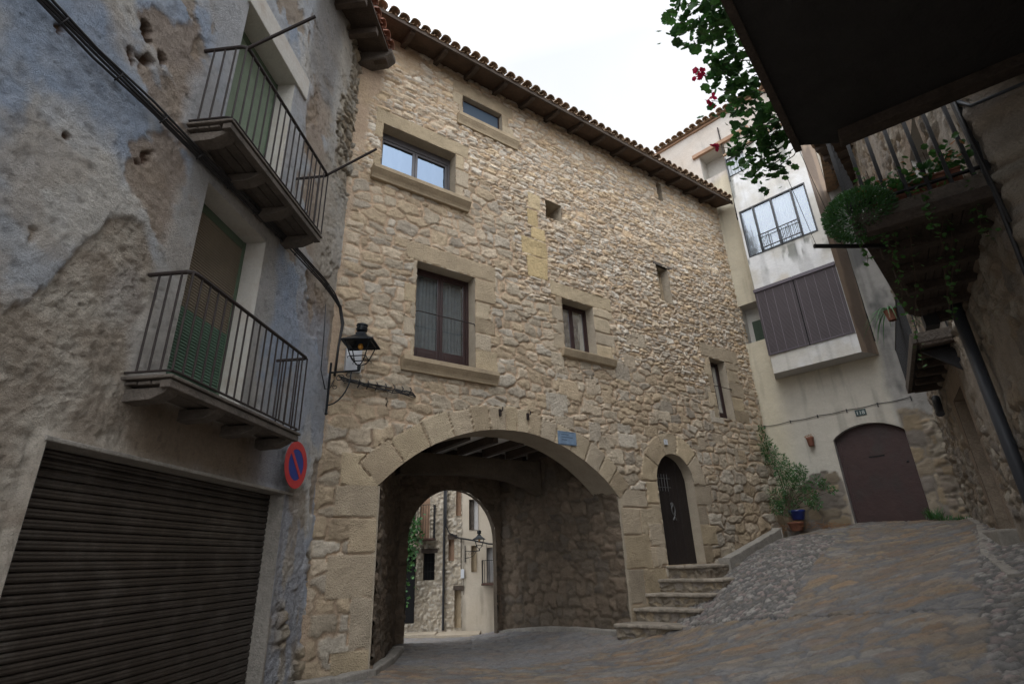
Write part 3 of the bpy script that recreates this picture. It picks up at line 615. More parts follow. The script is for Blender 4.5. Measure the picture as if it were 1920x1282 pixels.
# peeled patches down to brown render
pe = sst(.535, .548, fbm(U*1.25+3, Z*.95+8, 11, 5)+.05*(U > -3.2)*(U < -1.8)); pe2 = pe
base = lerp(base, lerp(np.array((.34, .275, .21)), np.array((.42, .35, .28)), n3[..., None]), pe[..., None]*.92); h = h-pe*.024+pe*(n5-.5)*.016
bp_ = np.exp(-((U+3.75)/.5)**2-((Z-4.35)/.55)**2)+np.exp(-((U+3.7)/.4)**2-((Z-3.1)/.45)**2)+.8*np.exp(-((U+1.0)/.7)**2-((Z-5.6)/1.6)**2)+.7*np.exp(-((U+.7)/.5)**2-((Z-3.3)/.9)**2)
pb = sst(.50, .56, bp_*.42+fbm(U*2.1, Z*2.6, 8, 5)*.62)
base = lerp(base, lerp(np.array((.33, .25, .185)), np.array((.44, .35, .265)), n3[..., None]), (pb*.85)[..., None]); h = h-pb*.014+pb*(n5-.5)*.02
UB_ = [-8.2, -4.59, -4.45, -4.31, -4.1, -3.79, -3.56, -3.37, -2.5, -.9, -.3, .1]; ZB_ = [1.2, 1.46, 1.68, 2.09, 2.5, 2.66, 2.43, 1.75, 1.45, 1.35, .9, -1]
# big rough-cast area: from the ground up over the garage and to the left
zl = np.interp(U, UB_, ZB_)+(fbm(U*2.5, Z*2.5, 13, 4)-.5)*.35
ro = sst(-.03, .05, zl-Z)
rc = lerp(np.array((.39, .33, .265)), np.array((.53, .475, .40)), sst(.3, .7, n3)[..., None]); rc = lerp(rc, np.array((.38, .38, .40)), (sst(.5, .6, n4)*.25)[..., None])
h = h+(fbm(U*14+Z*10, Z*22-U*8, 1, 3)-.5)*.013+(fbm(U*30+Z*18, Z*40, 6, 2)-.5)*.010
rough = (fbm(U*9+Z*4, Z*17, 2, 5)-.5)*.018+(n5-.5)*.020+(fbm(U*30+Z*14, Z*40, 4, 2)-.5)*.022
h = lerp(h+.022, rough, ro); base = lerp(base, rc, ro[..., None])
# flat brown render between garage and balcony
bm = sst(0, .25, Z-.82+n3*.2)*sst(0, .2, 1.45-Z)*sst(-3.6, -3.2, U)*sst(-.9, -1.3, U)
base = lerp(base, np.array((.29, .225, .165)), bm[..., None]); h = lerp(h, (n3-.5)*.012, bm)
# smooth pale bands round the doors
def band(o_, w_, c):
    global base, h
    d = np.maximum(np.maximum(o_[0]-U, U-o_[1]), np.maximum(-9, Z-o_[3]))
    m = sst(w_+.12, w_-.06, d+(n2-.5)*.5)*(Z > o_[2]-.1)*(Z < o_[3]+w_+.3)
    base = lerp(base, np.array(c)*(.85+.3*n1[..., None]), (m*.85)[..., None]); h = lerp(h, .024+(n3-.5)*.006, m)
band(OUD, .42, (.50, .51, .53)); band(OLD, .30, (.45, .43, .40))
m = sst(-1.1, -.7, U)*sst(3.6, 4.2, Z); base = lerp(base, np.array((.48, .44, .375))*(.8+.4*n2[..., None]), (m*.75)[..., None])
# blue runs near the corner, bare stones by the eaves
m = sst(.5, .56, fbm(U*3.3, Z*.9, 14, 4))*sst(-1.9, -1.2, U)*sst(3.7, 3.2, Z); base = lerp(base, np.array((.38, .42, .50)), (m*.6)[..., None])
hs, cs = masonry(U, Z, .13, .22, 31, PB, (.30, .25, .19), .05, .02, warp=.7, tilt=.3)
m = sst(.0, .1, (U+.62+(n2-.5)*.9))*sst(5.2, 6.6, Z+(n1-.5)*2)+sst(.62, .66, n4)*sst(-.9, -.5, U)*(Z < 5)
m = np.clip(m, 0, 1); h = lerp(h, hs-.01, m); base = lerp(base, cs*.95, m[..., None])
m = sst(-1.9, -1.6, U)*sst(6.5, 7.1, Z+(n2-.5)*.8)*sst(-.7, -1.0, U); base = lerp(base, np.array((.26, .24, .22)), (m*.8)[..., None]); h = h-m*.02
# damage holes
for (a, b, r, dp) in ((-4.26, 4.34, .07, .10), (-4.17, 4.12, .045, .09), (-4.05, 4.28, .05, .10), (-4.24, 4.02, .03, .06), (-4.33, 3.99, .05, .05), (-3.93, 3.30, .06, .05), (-3.98, 3.2, .04, .05), (-4.9, 3.6, .03, .04), (-4.6, 2.9, .03, .04)):
    d = np.hypot((U-a)+(n3-.5)*.12, (Z-b)*.7+(n5-.5)*.06)/r+(n5-.5)*1.6; mm = sst(1.0, .8, d); h = h-mm*dp*.7; base = lerp(base, np.array((.16, .10, .07)), mm[..., None])
pits = sst(.72, .76, fbm(U*16, Z*12, 15, 2)); h = h-pits*.006; base = base*(1-.2*pits[..., None])
cu = f4(U, np.add)/4; cz = f4(Z, np.add)/4; kp = np.ones(cu.shape, bool)
for o_ in (OG, OLD, OUD): kp &= ~((cu > o_[0]) & (cu < o_[1]) & (cz > o_[2]) & (cz < o_[3]))
for o_ in (OG, OLD, OUD):   # clean plaster edge at the openings
    d = np.maximum(np.maximum(o_[0]-U, U-o_[1]), np.maximum(o_[2]-Z, Z-o_[3])); m = sst(.10, .02, d); h = lerp(h, .024, m)
grid_mesh('wall', Pw(L, U, h, Z), kp, M['plaster'], blue, base)
mb = MB(); mb.quad(L(-8.2, -6, -2), L(-8.2, .01, -2), L(-8.2, .01, 9.3), L(-8.2, -6, 9.3)); mb.quad(L(-8.2, -.6, 9.3), L(.1, -.6, 9.3), L(.1, -.6, -2), L(-8.2, -.6, -2)); mb.quad(L(-8.2, 0, 9.35), L(.1, 0, 9.35), L(.1, -6, 9.35), L(-8.2, -6, 9.35))
mb.quad(L(.1, .0, -2), L(.1, -6, -2), L(.1, -6, 9.35), L(.1, .0, 9.35))
mb.build('core', M['dark'], blue)
# roller door
mb = MB(); z = -1.62; sl = .066
pf = []
while z < .84:
    pf += [(-.168, z), (-.156, z+sl*.10), (-.150, z+sl*.30), (-.154, z+sl*.48), (-.150, z+sl*.66), (-.156, z+sl*.88), (-.170, z+sl*.95)]; z += sl
n = len(pf); mb.add([L(OG[0]-.02, v, zz) for v, zz in pf]+[L(OG[1]+.02, v, zz) for v, zz in pf], [(i, i+1, i+n+1, i+n) for i in range(n-1)])
gd = mb.build('garage_door', M['shutter_metal'], blue, label='brown ribbed metal roller door')
reveal(OG[0], OG[1], -1.8, OG[3], .22, gd, L, M['concrete'], .026, 'door_jamb')
MB().box(L, OG[0]-.02, OG[1]+.22, .0, .036, OG[3]+.001, OG[3]+.035).build('lintel_edge', M['concrete'], gd, bevel=.008)
# balcony doors: roller blinds of thin slats
def blind(o_, dep, parent, mats, pitch, label, split=None):
    u0, u1, z0, z1 = o_; rv = reveal(u0, u1, z0, z1, dep+.05, parent, L, M['reveal'], .024, 'door_opening')
    if label: rv['label'] = label
    k = 0
    for m_, za, zb in mats:
        mb = MB(); z = za
        while z < zb-1e-6:
            mb.prof(L, [(-dep, z+.002), (-dep+.010, z+pitch*.3), (-dep+.010, z+pitch*.75), (-dep, z+pitch*.86), (-dep-.008, z+pitch*.5)], u0+.03, u1-.03); z += pitch
        mb.build('roller_blind', m_, rv)
    mb = MB(); mb.box(L, u0+.001, u0+.03, -dep-.02, -dep+.03, z0, z1); mb.box(L, u1-.03, u1-.001, -dep-.02, -dep+.03, z0, z1); mb.box(L, u0+.03, u1-.03, -dep-.02, -dep+.02, z1-.10, z1-.002)
    mb.build('blind_frame', M['blind_frame'], rv)
    MB().quad(L(u0, -dep-.03, z0), L(u1, -dep-.03, z0), L(u1, -dep-.03, z1), L(u0, -dep-.03, z1)).build('backing', M['dark'], rv)
blind(OLD, .25, blue, ((M['blind_low'], 1.46, 2.42), (M['blind_brown'], 2.42, 3.52)), .032, 'balcony door behind a blind, green below and brown above')
blind(OUD, .25, blue, ((M['blind'], 4.03, 6.15),), .030, 'balcony door behind a pale green slatted blind')
MB().box(L, OUD[0]-.05, OUD[1]+.30, .0, .06, 6.251, 6.62).build('door_lintel', M['reveal'], blue, bevel=.01)
def balcony(u0, u1, dep, zs, zr, parent, nb, label, stone_slab=False):
    mb = MB(); mb.box(L, u0, u1, -.05, dep, zs-.028, zs); mb.box(L, u0+.02, u1-.02, dep-.10, dep-.015, zs-.10, zs-.037)
    g = random.Random(int(zs*10)); v = .01
    while v < dep-.16: w_ = .115; mb.box(L, u0+.03, u1-.03, v, v+w_-.012, zs-.060-g.uniform(0, .012), zs-.038); v += w_
    sl = mb.build('balcony', M['wood_grey'], parent, bevel=.006, label=label)
    for k in range(4):
        u = u0+.06+(u1-u0-.26)*k/3
        MB().prof(L, [(-.05, zs-.085), (-.05, zs-.19), (dep*.55, zs-.18), (dep*.80, zs-.13), (dep*.86, zs-.098), (dep*.90, zs-.085)], u, u+.14).build('corbel', M['wood_grey'], sl, bevel=.012)
    mb = MB(); c = .05
    def rail(z, r, sq=False):
        pts = [L(u0+.02, 0, z), L(u0+.02, dep-c-.02, z), L(u0+.035, dep-.035, z), L(u0+c+.02, dep-.02, z), L(u1-c-.02, dep-.02, z), L(u1-.035, dep-.035, z), L(u1-.02, dep-c-.02, z), L(u1-.02, 0, z)]
        mb.tube(pts, r, 8)
    rail(zr, .019); rail(zs+.035, .011)
    for i in range(nb+1):
        u = u0+.02+(u1-u0-.04)*i/nb; mb.tube([L(u, dep-.02, zs+.03), L(u, dep-.02, zr)], .0095, 6, False)
    for k in (1, 2, 3):
        for u in (u0+.02, u1-.02): mb.tube([L(u, (dep-.02)*k/4, zs+.03), L(u, (dep-.02)*k/4, zr)], .0095, 6, False)
    mb.build('railing', M['rust'], sl); return sl
b1_ = balcony(-3.62, -1.45, .42, 1.42, 2.33, blue, 18, 'lower balcony with a rusty bar railing on grey wooden corbels')
b2_ = balcony(-3.64, -1.60, .48, 3.97, 4.94, blue, 17, 'upper balcony with a rusty bar railing and two line poles')
for u in (-3.60, -1.64): MB().tube([L(u, .44, 4.93), L(u+.02, 1.12, 5.33)], .017, 8).build('line_pole', M['rust'], b2_); 
# eaves: boards, rafters, red tiles
ev = roof_edge(L, -8.0, .05, .64, 9.20, R_(16), .225, 3, M['tile_red'], blue, 8)
MB().prof(L, [(-.2, 9.24), (.60, 9.14), (.60, 9.18), (-.2, 9.30)], -8.2, .14).build('soffit', M['wood'], ev)
for i in range(14): u = .02-i*.58; MB().box(L, u-.09, u+.02, -.1, .55, 8.98, 9.125).build('rafter', M['wood'], ev, bevel=.012)
MB().prof(L, [(-.05, 8.95), (.52, 9.0), (.66, 9.12), (.66, 9.22), (-.05, 9.2)], -.10, .17).build('end_stone', M['wood_grey'], ev, bevel=.02)

# ------------------------------------------------------------------ white house with the projecting bay
white = empty('white_house', W(1.8, -2, .3), 'tall whitewashed house with a projecting bay and a maroon arched door', 'building')
def panel(name, p0, p1, z0, z1, st, fn, matl, parent, holes=(), flip=1, fz=()):
    p0, p1 = Vector(p0), Vector(p1); d = p1-p0; d.z = 0; ln = d.length; d.normalize(); nn = Vector((d.y, -d.x, 0))*flip
    u = lines(0, ln, st, [x for o_ in holes for x in o_[:2]]); z = lines(z0, z1, st, [x for o_ in holes for x in o_[2:4]])
    U_, Z_ = np.meshgrid(u, z, indexing='ij'); h, c = fn(U_, Z_)
    cu, cz = f4(U_, np.add)/4, f4(Z_, np.add)/4; kp = np.ones(cu.shape, bool)
    for o_ in holes: kp &= ~((cu > o_[0]) & (cu < o_[1]) & (cz > o_[2]) & (cz < o_[3]))
    P = np.array((p0.x, p0.y, 0))+U_[..., None]*np.array(d)+h[..., None]*np.array(nn); P[..., 2] = Z_
    return grid_mesh(name, P, kp, matl, parent, c)
def streak(U_, Z_, k, s=5.): return fbm(U_*s, Z_*.45, k, 4)
U0 = -1.7
def w_main(u, Z_):
    u = u+U0; n = fbm(u*1.2, Z_*1.2, 1, 4); c = lerp(np.array((.50, .45, .345)), np.array((.60, .545, .42)), n[..., None])
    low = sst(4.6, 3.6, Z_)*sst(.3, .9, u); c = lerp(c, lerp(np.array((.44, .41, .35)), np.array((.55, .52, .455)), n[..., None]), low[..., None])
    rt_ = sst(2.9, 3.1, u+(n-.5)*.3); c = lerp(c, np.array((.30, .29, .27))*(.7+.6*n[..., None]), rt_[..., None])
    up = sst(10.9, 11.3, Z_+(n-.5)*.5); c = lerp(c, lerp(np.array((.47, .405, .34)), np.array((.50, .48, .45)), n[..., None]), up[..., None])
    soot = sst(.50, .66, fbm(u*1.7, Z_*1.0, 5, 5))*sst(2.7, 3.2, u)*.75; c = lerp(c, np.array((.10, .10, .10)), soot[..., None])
    h = (n-.5)*.03+(fbm(u*4, Z_*4, 3, 3)-.5)*.008
    st_ = sst(.55, .75, streak(u, Z_, 8))*.25; c = c*(1-st_[..., None])
    hs, cs = masonry(u, Z_, .30, .46, 41, [(.27, .215, .145), (.23, .19, .14), (.29, .245, .185), (.20, .175, .15)], (.20, .175, .145), .022, .018, warp=.2, tilt=.04)
    hr, crr = masonry(u, Z_, .15, .24, 43, [(.28, .22, .15), (.24, .20, .16), (.33, .29, .23)], (.22, .19, .15), .035, .02, warp=.5)
    e = (fbm(u*2.1, Z_*2.1, 6, 4)-.5)
    m1 = sst(.0, .06, 1.50+e*1.1-Z_)*sst(1.62, 1.5, u)+sst(0, .06, 2.75+e*.6-Z_)*sst(2.98, 3.05, u)
    m1 = np.clip(m1, 0, 1); far_ = sst(3.35, 3.42, u); hs = lerp(hs, hr, far_); cs = lerp(cs, crr, far_[..., None])
    h = lerp(h+.02, hs, m1); c = lerp(c, cs, m1[..., None]); return h, c
DWC = (2.31, 1.53, 1.18); DH = (1.57-U0, 3.05-U0)
fn_w = w_main
def w_door(u, Z_):
    h, c = w_main(u, Z_); return h, c
# door opening is cut as an arch: build the wall in one grid and drop the faces inside the arch
u = lines(U0, 3.78, .035, (1.57, 3.05, .02, .60, -.2, .66)); z = lines(-1.0, 13.35, .035, (5.45, 6.64, 11.32, 12.3))
Uw, Zw = np.meshgrid(u, z, indexing='ij'); hw, cw = w_main(Uw-U0, Zw)
rw = np.hypot(Uw-DWC[0], Zw-DWC[1]); sw = np.where(Zw > 2.0, np.maximum(rw-DWC[2], np.maximum(1.57-Uw, Uw-3.05)), np.maximum(1.57-Uw, Uw-3.05))
mi = (sw < 0) & (Zw > 2.0); s = DWC[2]/np.maximum(rw, 1e-3); Zx = np.where(mi, DWC[1]+(Zw-DWC[1])*s, Zw); Ux = Uw
ins = sw < 1e-4
cu, cz = f4(Uw, np.add)/4, f4(Zw, np.add)/4
kw_ = ~f4(ins, np.logical_and)
for o_ in ((.02, .60, 5.45, 6.64), (-.2, .66, 11.32, 12.3)): kw_ &= ~((cu > o_[0]) & (cu < o_[1]) & (cz > o_[2]) & (cz < o_[3]))
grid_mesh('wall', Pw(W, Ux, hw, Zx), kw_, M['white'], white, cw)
mb = MB(); mb.quad(W(U0, -5, 0), W(U0, .0, 0), W(U0, .0, 13.4), W(U0, -5, 13.4)); mb.quad(W(3.78, -5, 0), W(3.78, .0, 0), W(3.78, .0, 13.4), W(3.78, -5, 13.4)); mb.quad(W(U0, -1, -1), W(3.78, -1, -1), W(3.78, -1, 13.4), W(U0, -1, 13.4)); mb.quad(W(U0, 0, 13.36), W(3.78, 0, 13.36), W(3.78, -5, 13.36), W(U0, -5, 13.36))
mb.build('core', M['dark'], white)
# small recessed window with a green shutter
rv = reveal(.02, .60, 5.45, 6.64, .45, white, W, M['reveal'], .02, 'window_recess'); rv['label'] = 'deep recess with a small green shutter'
MB().quad(W(.0, -.45, 5.4), W(.7, -.45, 5.4), W(.7, -.45, 6.7), W(.0, -.45, 6.7)).build('back', M['reveal'], rv)
mb = MB(); mb.box(W, .16, .62, -.449, -.40, 5.46, 6.22)
for i in range(14): mb.box(W, .19, .36, -.399, -.39, 5.50+i*.05, 5.535+i*.05); mb.box(W, .39, .60, -.399, -.39, 5.50+i*.05, 5.535+i*.05)
mb.build('shutter', M['olive'], rv)
rv = reveal(-.2, .66, 11.32, 12.3, .5, white, W, M['reveal'], .02, 'loggia'); MB().quad(W(-.2, -.5, 11.3), W(.7, -.5, 11.3), W(.7, -.5, 12.3), W(-.2, -.5, 12.3)).build('back', M['reveal'], rv)
MB().box(W, -.4, 1.5, -.05, .12, 12.301, 12.44).build('lintel', M['old_lintel'], rv, bevel=.01)
# maroon door
mb = MB(); pr = [(1.57, .2)]+[(DWC[0]+DWC[2]*math.cos(R_(a)), DWC[1]+DWC[2]*math.sin(R_(a))) for a in np.linspace(128.8, 51.2, 16)]+[(3.05, .2)]; n = len(pr)
mb.add([W(a, .03, b) for a, b in pr]+[W(a, -.16, b) for a, b in pr], [(i, i+1, i+1+n, i+n) for i in range(n-1)]); dr_ = mb.build('door_reveal', M['pale'], white)
mb = MB(); mb.prism(W, [(a, b if b > .3 else .36) for a, b in pr], -.20, -.13); md = mb.build('door', M['maroon'], white, bevel=.01, label='sheet metal door in maroon paint with a letter slot')
mb = MB(); mb.box(W, 1.60, 3.0, -.129, -.117, .40, .46); mb.box(W, 1.60, 1.66, -.129, -.115, .46, 2.4); mb.build('edge_strip', M['maroon'], md)
MB().box(W, 2.18, 2.50, -.129, -.119, 1.93, 1.96).build('letter_slot', M['dark'], md); MB().lathe(W(2.90, -.125, 1.75), [(0, .02), (.02, .015), (.025, 0)], 10, W.n).build('handle', M['iron'], md)
MB().box(W, 1.2, 3.3, -.16, .10, .20, .455).build('threshold', M['concrete'], white, bevel=.02)
# the bay
Wb = Fr(W(0, .6, 0), 134.81)
A0, A1, A2, A3 = W(.57, 0, 0), W(.76, .6, 0), W(2.79, .6, 0), W(3.03, 0, 0); FB = .76
def bay_front(u, Z_):
    n = fbm(u*1.4+3, Z_*1.4, 2, 5); c = lerp(np.array((.54, .52, .475)), np.array((.64, .64, .635)), sst(.35, .6, n)[..., None])
    c = lerp(c, np.array((.50, .44, .34)), (sst(.55, .68, fbm(u*1.3, Z_*.9, 9, 4))*.6)[..., None])
    st_ = sst(.46, .60, fbm(u*5, Z_*1.3, 8, 5))*(sst(7.75, 7.6, Z_)*sst(6.9, 7.4, Z_)+sst(9.9, 10.6, Z_)*.8+sst(.35, .1, u)*sst(9, 10, Z_))
    c = lerp(c, np.array((.15, .155, .135)), np.clip(st_*.85, 0, .8)[..., None])
    c = c*(1-.18*sst(.55, .7, streak(u, Z_, 11, 8)))[..., None]; return (n-.5)*.02, c
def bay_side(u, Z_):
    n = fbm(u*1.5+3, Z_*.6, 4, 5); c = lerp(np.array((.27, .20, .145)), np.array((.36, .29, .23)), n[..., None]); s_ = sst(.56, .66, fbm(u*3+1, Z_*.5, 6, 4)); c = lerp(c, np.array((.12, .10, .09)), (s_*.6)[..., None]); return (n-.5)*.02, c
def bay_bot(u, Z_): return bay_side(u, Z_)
BW = (.82-FB, 2.64-FB, 7.70, 9.26); BG_ = (.78-FB, 1.33-FB, 10.55, 11.22)
bay = panel('bay', A1, A2, 4.25, 11.36, .035, bay_front, M['white'], white, (BW, BG_)); bay['label'] = 'projecting upper bay with stained whitewash'
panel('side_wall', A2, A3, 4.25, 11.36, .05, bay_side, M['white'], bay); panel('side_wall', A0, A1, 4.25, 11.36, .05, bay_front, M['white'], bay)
mb = MB(); mb.quad(*[Vector((p.x, p.y, 4.25)) for p in (A0, A1, A2, A3)]); mb.build('underside', M['pale'], bay)
MB().hexa([Vector((p.x, p.y, zz)) for zz in (11.361, 11.42) for p in (A0, A1+W.n*.05, A2+W.n*.05, A3)]).build('coping', M['tile'], bay)
MB().hexa([Vector((p.x, p.y, zz)) for zz in (4.6, 11.3) for p in (A0+W.n*.02, A1-W.n*.35, A2-W.n*.35, A3+W.n*.02)]).build('inner', M['dark'], bay)
reveal(.82, 2.64, 7.70, 9.26, .10, bay, Wb, M['reveal'], .0)
mb = MB(); z0, z1 = 7.70, 9.26
for a in (.82, 2.60): mb.box(Wb, a, a+.04, -.05, .012, z0, z1)
for a in (1.19, 1.69, 2.24): mb.box(Wb, a, a+.05, -.06, .014, z0+.04, z1-.04)
mb.box(Wb, .86, 2.60, -.05, .012, z0, z0+.04); mb.box(Wb, .86, 2.60, -.05, .012, z1-.04, z1); wf = mb.build('window', M['frame_black'], bay, label='wide black steel window with four lace curtained lights')
for a, b in ((.86, 1.19), (1.24, 1.69), (1.74, 2.24), (2.29, 2.60)):
    MB().box(Wb, a, b, -.03, -.024, z0+.04, z1-.04).build('pane', M['glass'], wf)
    mb = MB(); n = 40; xs = [(a+(b-a)*j/n, -.085+.014*math.sin(j*1.5)+.008*math.sin(j*.7+a)) for j in range(n+1)]
    mb.add([Wb(p, q, z0+.02) for p, q in xs]+[Wb(p, q, z1-.02) for p, q in xs], [(j, j+1, j+n+2, j+n+1) for j in range(n)]); mb.build('curtain', M['curtain'], wf, smooth=True)
mb = MB()
for zz in (7.80, 8.22): mb.box(Wb, 1.20, 2.28, .05, .075, zz, zz+.025)
for i in range(5): a = 1.20+i*.265; mb.box(Wb, a, a+.018, .053, .071, 7.70, 8.22)
for a, b in ((1.22, 1.46), (1.46, 1.22), (1.75, 2.0), (2.0, 1.75)): mb.tube([Wb(a, .062, 7.82 if a < b else 8.2), Wb((a+b)/2, .062, 8.01)], .006, 5)
for a in (1.30, 1.40, 1.82, 1.92, 2.10, 2.18): mb.box(Wb, a, a+.01, .056, .068, 7.82, 8.22)
for a in (1.20, 2.262): mb.box(Wb, a, a+.018, .0, .06, 8.20, 8.22)
mb.build('guard_rail', M['frame_black'], wf)
# roller shutters of the lower bay window
for a, b, lab in ((.74, 1.745, 'left roller shutter'), (1.775, 2.78, 'right roller shutter hanging slightly askew')):
    mb = MB(); z = 4.78
    while z < 6.58: mb.prof(Wb, [(.012, z), (.032, z+.006), (.036, z+.018), (.030, z+.028), (.012, z+.030)], a, b); z += .034
    sh = mb.build('roller_shutter', M['violet'], bay)
    MB().box(Wb, a-.01, b+.01, .012, .07, 6.585, 6.68).build('shutter_box', M['violet_trim'], sh, bevel=.005); MB().box(Wb, a, b, .012, .045, 4.745, 4.778).build('bottom_rail', M['violet_trim'], sh, bevel=.005)
    mb = MB()
    for k in (.06, .27, .48, .76, .93):
        x = a+(b-a)*k; mb.tube([Wb(x, .040, 4.78), Wb(x, .040, 6.58)], .004, 4)
    mb.build('tape', M['tape'], sh)
MB().box(Wb, 1.742, 1.778, .004, .010, 4.74, 6.60).build('gap_shade', M['dark'], bay)  # shade between the two shutters, put in as a dark strip
# upper grille
mb = MB(); mb.box(Wb, .78, .80, -.02, .03, 10.4, 11.3); mb.box(Wb, .80, 1.33, -.02, .02, 10.55, 10.575); mb.box(Wb, .80, 1.33, -.02, .02, 11.20, 11.22)
for i in range(5): a = .88+i*.10; mb.box(Wb, a, a+.01, -.005, .005, 10.575, 11.2)
g_ = mb.build('upper_window', M['frame_black'], bay); MB().box(Wb, .8, 1.33, -.05, -.04, 10.57, 11.2).build('panel', M['curtain'], g_)
wr = roof_edge(W, -1.55, 3.7, .22, 13.42, R_(14), .235, 3, M['tile'], white, 12)
MB().box(W, U0, 3.78, -.1, .08, 13.352, 13.42).build('cornice', M['old_lintel'], wr)
MB().tube([W(.60, .06, 13.0), W(.60, .06, 10.5), W(.56, .03, 9.4)], .02, 6).build('gutter_pipe', M['rust'], wr)

# ------------------------------------------------------------------ right hand house with three balconies
right = empty('stone_house', R(6, -3, -.2), 'shaded rubble house on the right carrying three old balconies', 'building')
PR = [(.30, .26, .21), (.25, .22, .19), (.33, .30, .25), (.27, .22, .165), (.22, .20, .175)]
def r_wall(u, Z_):
    u = u-.05; h, c = masonry(u, Z_, .15, .27, 51, PR, (.27, .22, .17), .045, .02, warp=.6, tilt=.25)
    n = fbm(u*.9+2, Z_*1.1, 3, 5); m = sst(.52, .60, n)*sst(3.8, 4.6, u)*.8; pl = lerp(np.array((.25, .21, .165)), np.array((.34, .31, .275)), fbm(u*3, Z_*3, 5, 4)[..., None])
    h = lerp(h, .03+(fbm(u*4, Z_*7, 7, 4)-.5)*.05, m); c = lerp(c, pl, m[..., None])
    for o_ in (RD, RW1, RW2):
        d = np.maximum(np.maximum(o_[0]-.05-u, u-o_[1]+.05), np.maximum(o_[2]-Z_, Z_-o_[3])); k = sst(.30, .24, d)
        bl = sst(.0, .015, np.abs(((Z_*2.4) % 1)-.5)*.4); c = lerp(c, np.array((.25, .20, .155))*(.7+.3*bl[..., None]), k[..., None]); h = lerp(h, .035*bl, k)
    return h-.62*sst(9.50, 9.75, u), c
RD = (3.20, 4.35, -1.2, 2.25); RW1 = (6.8, 7.8, 2.95, 4.9); RW2 = (2.9, 3.9, 2.85, 4.8)
panel('wall', R(-.05, 0, 0), R(14, 0, 0), -1.6, 9.0, .045, r_wall, M['stone'], right, [(a+.05, b+.05, c, d) for a, b, c, d in (RD, RW1, RW2)])
mb = MB(); mb.quad(R(-.04, -.7, -2), R(-.04, -.01, -2), R(-.04, -.01, 9), R(-.04, -.7, 9)); mb.quad(R(14, -5, -2), R(14, 0.02, -2), R(14, 0.02, 9), R(14, -5, 9)); mb.quad(R(0, -.75, -2), R(14, -.75, -2), R(14, -.75, 9), R(0, -.75, 9)); mb.quad(R(-.1, 0, 9), R(14, 0, 9), R(14, -5, 9), R(-.1, -5, 9)); mb.build('core', M['dark'], right)
rd = reveal(3.20, 4.35, -1.2, 2.25, .5, right, R, M['jamb'], .03, 'doorway')
MB().box(R, 3.15, 4.4, -.56, -.46, -1.1, 2.4).build('door', M['maroon'], rd, bevel=.01)
MB().box(R, 3.05, 4.6, -.2, .25, -1.2, .16).build('doorstep', M['concrete'], rd, bevel=.03)
for o_ in (RW1, RW2):
    w_ = reveal(*o_, .3, right, R, M['reveal'], .03, 'balcony_door'); mb = MB()
    for i in range(2): a = o_[0]+i*.5; mb.box(R, a+.01, a+.49, -.32, -.26, o_[2]+.02, o_[3]-.02)
    mb.build('shutter_leaf', M['beam_red'], w_, bevel=.02)
# eaves with rafters
P1, P2 = Vector((7.0, 9.75, 8.9)), Vector((9.54, 12.08, 8.9)); er = MB(); ww = Vector((1.6, -1.3, 0))
er.hexa([P1, P2, P2+ww, P1+ww, P1+Vector((0, 0, .05)), P2+Vector((0, 0, .05)), P2+ww+Vector((0, 0, .05)), P1+ww+Vector((0, 0, .05))]); eo = er.build('eaves', M['wood'], right)
fe = Fr(P1, math.degrees(math.atan2(P2.x-P1.x, P2.y-P1.y))); fe.n = Vector((-fe.d.y, fe.d.x, 0))
for i in range(7): MB().box(fe, .1+i*.5, .22+i*.5, -1.2, .02, 8.78, 8.898).build('rafter', M['wood'], eo, bevel=.01)
tb = MB(); g = random.Random(2)
for i in range(15): tile(tb, fe(.1+i*.235, .08, 8.98+g.uniform(-.01, .01)), (-fe.n+Vector((0, 0, .25))).normalized(), fe.d, Vector((0, 0, 1)), .1, .085, .44); tile(tb, fe(.22+i*.235, .06, 9.0), (-fe.n+Vector((0, 0, .25))).normalized(), fe.d, Vector((0, 0, 1)), .09, .1, .44, inv=True)
tb.build('tiles', M['tile'], eo)
mb = MB()
for k in range(5): mb.box(R, -.3, 14.3, .45-k*.2, .7-k*.2, 9.0+k*.05, 9.05+k*.05)
mb.build('roof', M['tile'], right)
# balcony 1: dark slab just over our heads
b1 = MB(); q = [(14, 1.6), (11.95, 1.57), (9.84, 1.34), (9.62, .97), (9.74, -.75), (14, -.75)]
b1.add([R(u, v, 3.60) for u, v in q]+[R(u, v, 3.76) for u, v in q], [tuple(range(5, -1, -1)), tuple(range(6, 12))]+[(i, (i+1) % 6, (i+1) % 6+6, i+6) for i in range(6)])
bo = b1.build('balcony', M['slate'], right, bevel=.012, label='nearest balcony, a broad black slab seen from right below')
MB().add([R(u, v, z) for z in (3.56, 3.61) for u, v in ((14, 1.63), (11.95, 1.60), (9.80, 1.37), (9.80, 1.31), (11.95, 1.54), (14, 1.57))], [(5, 4, 3, 2, 1, 0), (6, 7, 8, 9, 10, 11)]+[(i, (i+1) % 6, (i+1) % 6+6, i+6) for i in range(6)]).build('edge_board', M['slabwood'], bo)
MB().hexa([R(u, v, z) for z in (3.50, 3.602) for u, v in ((9.70, 1.0), (9.82, -.70), (9.96, -.70), (9.86, 1.0))]).build('edge_beam', M['slabwood'], bo, bevel=.01)
mb = MB()
for i in range(26): t = i/25; a = 9.9+4*t; mb.tube([R(a, 1.36+(a-9.84)*.108-.06 if a < 11.95 else 1.5, 3.76), R(a, 1.36+(a-9.84)*.108-.06 if a < 11.95 else 1.5, 4.7)], .008, 5)
mb.tube([R(9.9, 1.30, 4.7), R(11.95, 1.50, 4.7), R(13.9, 1.5, 4.7)], .014, 6); mb.build('railing', M['iron'], bo)
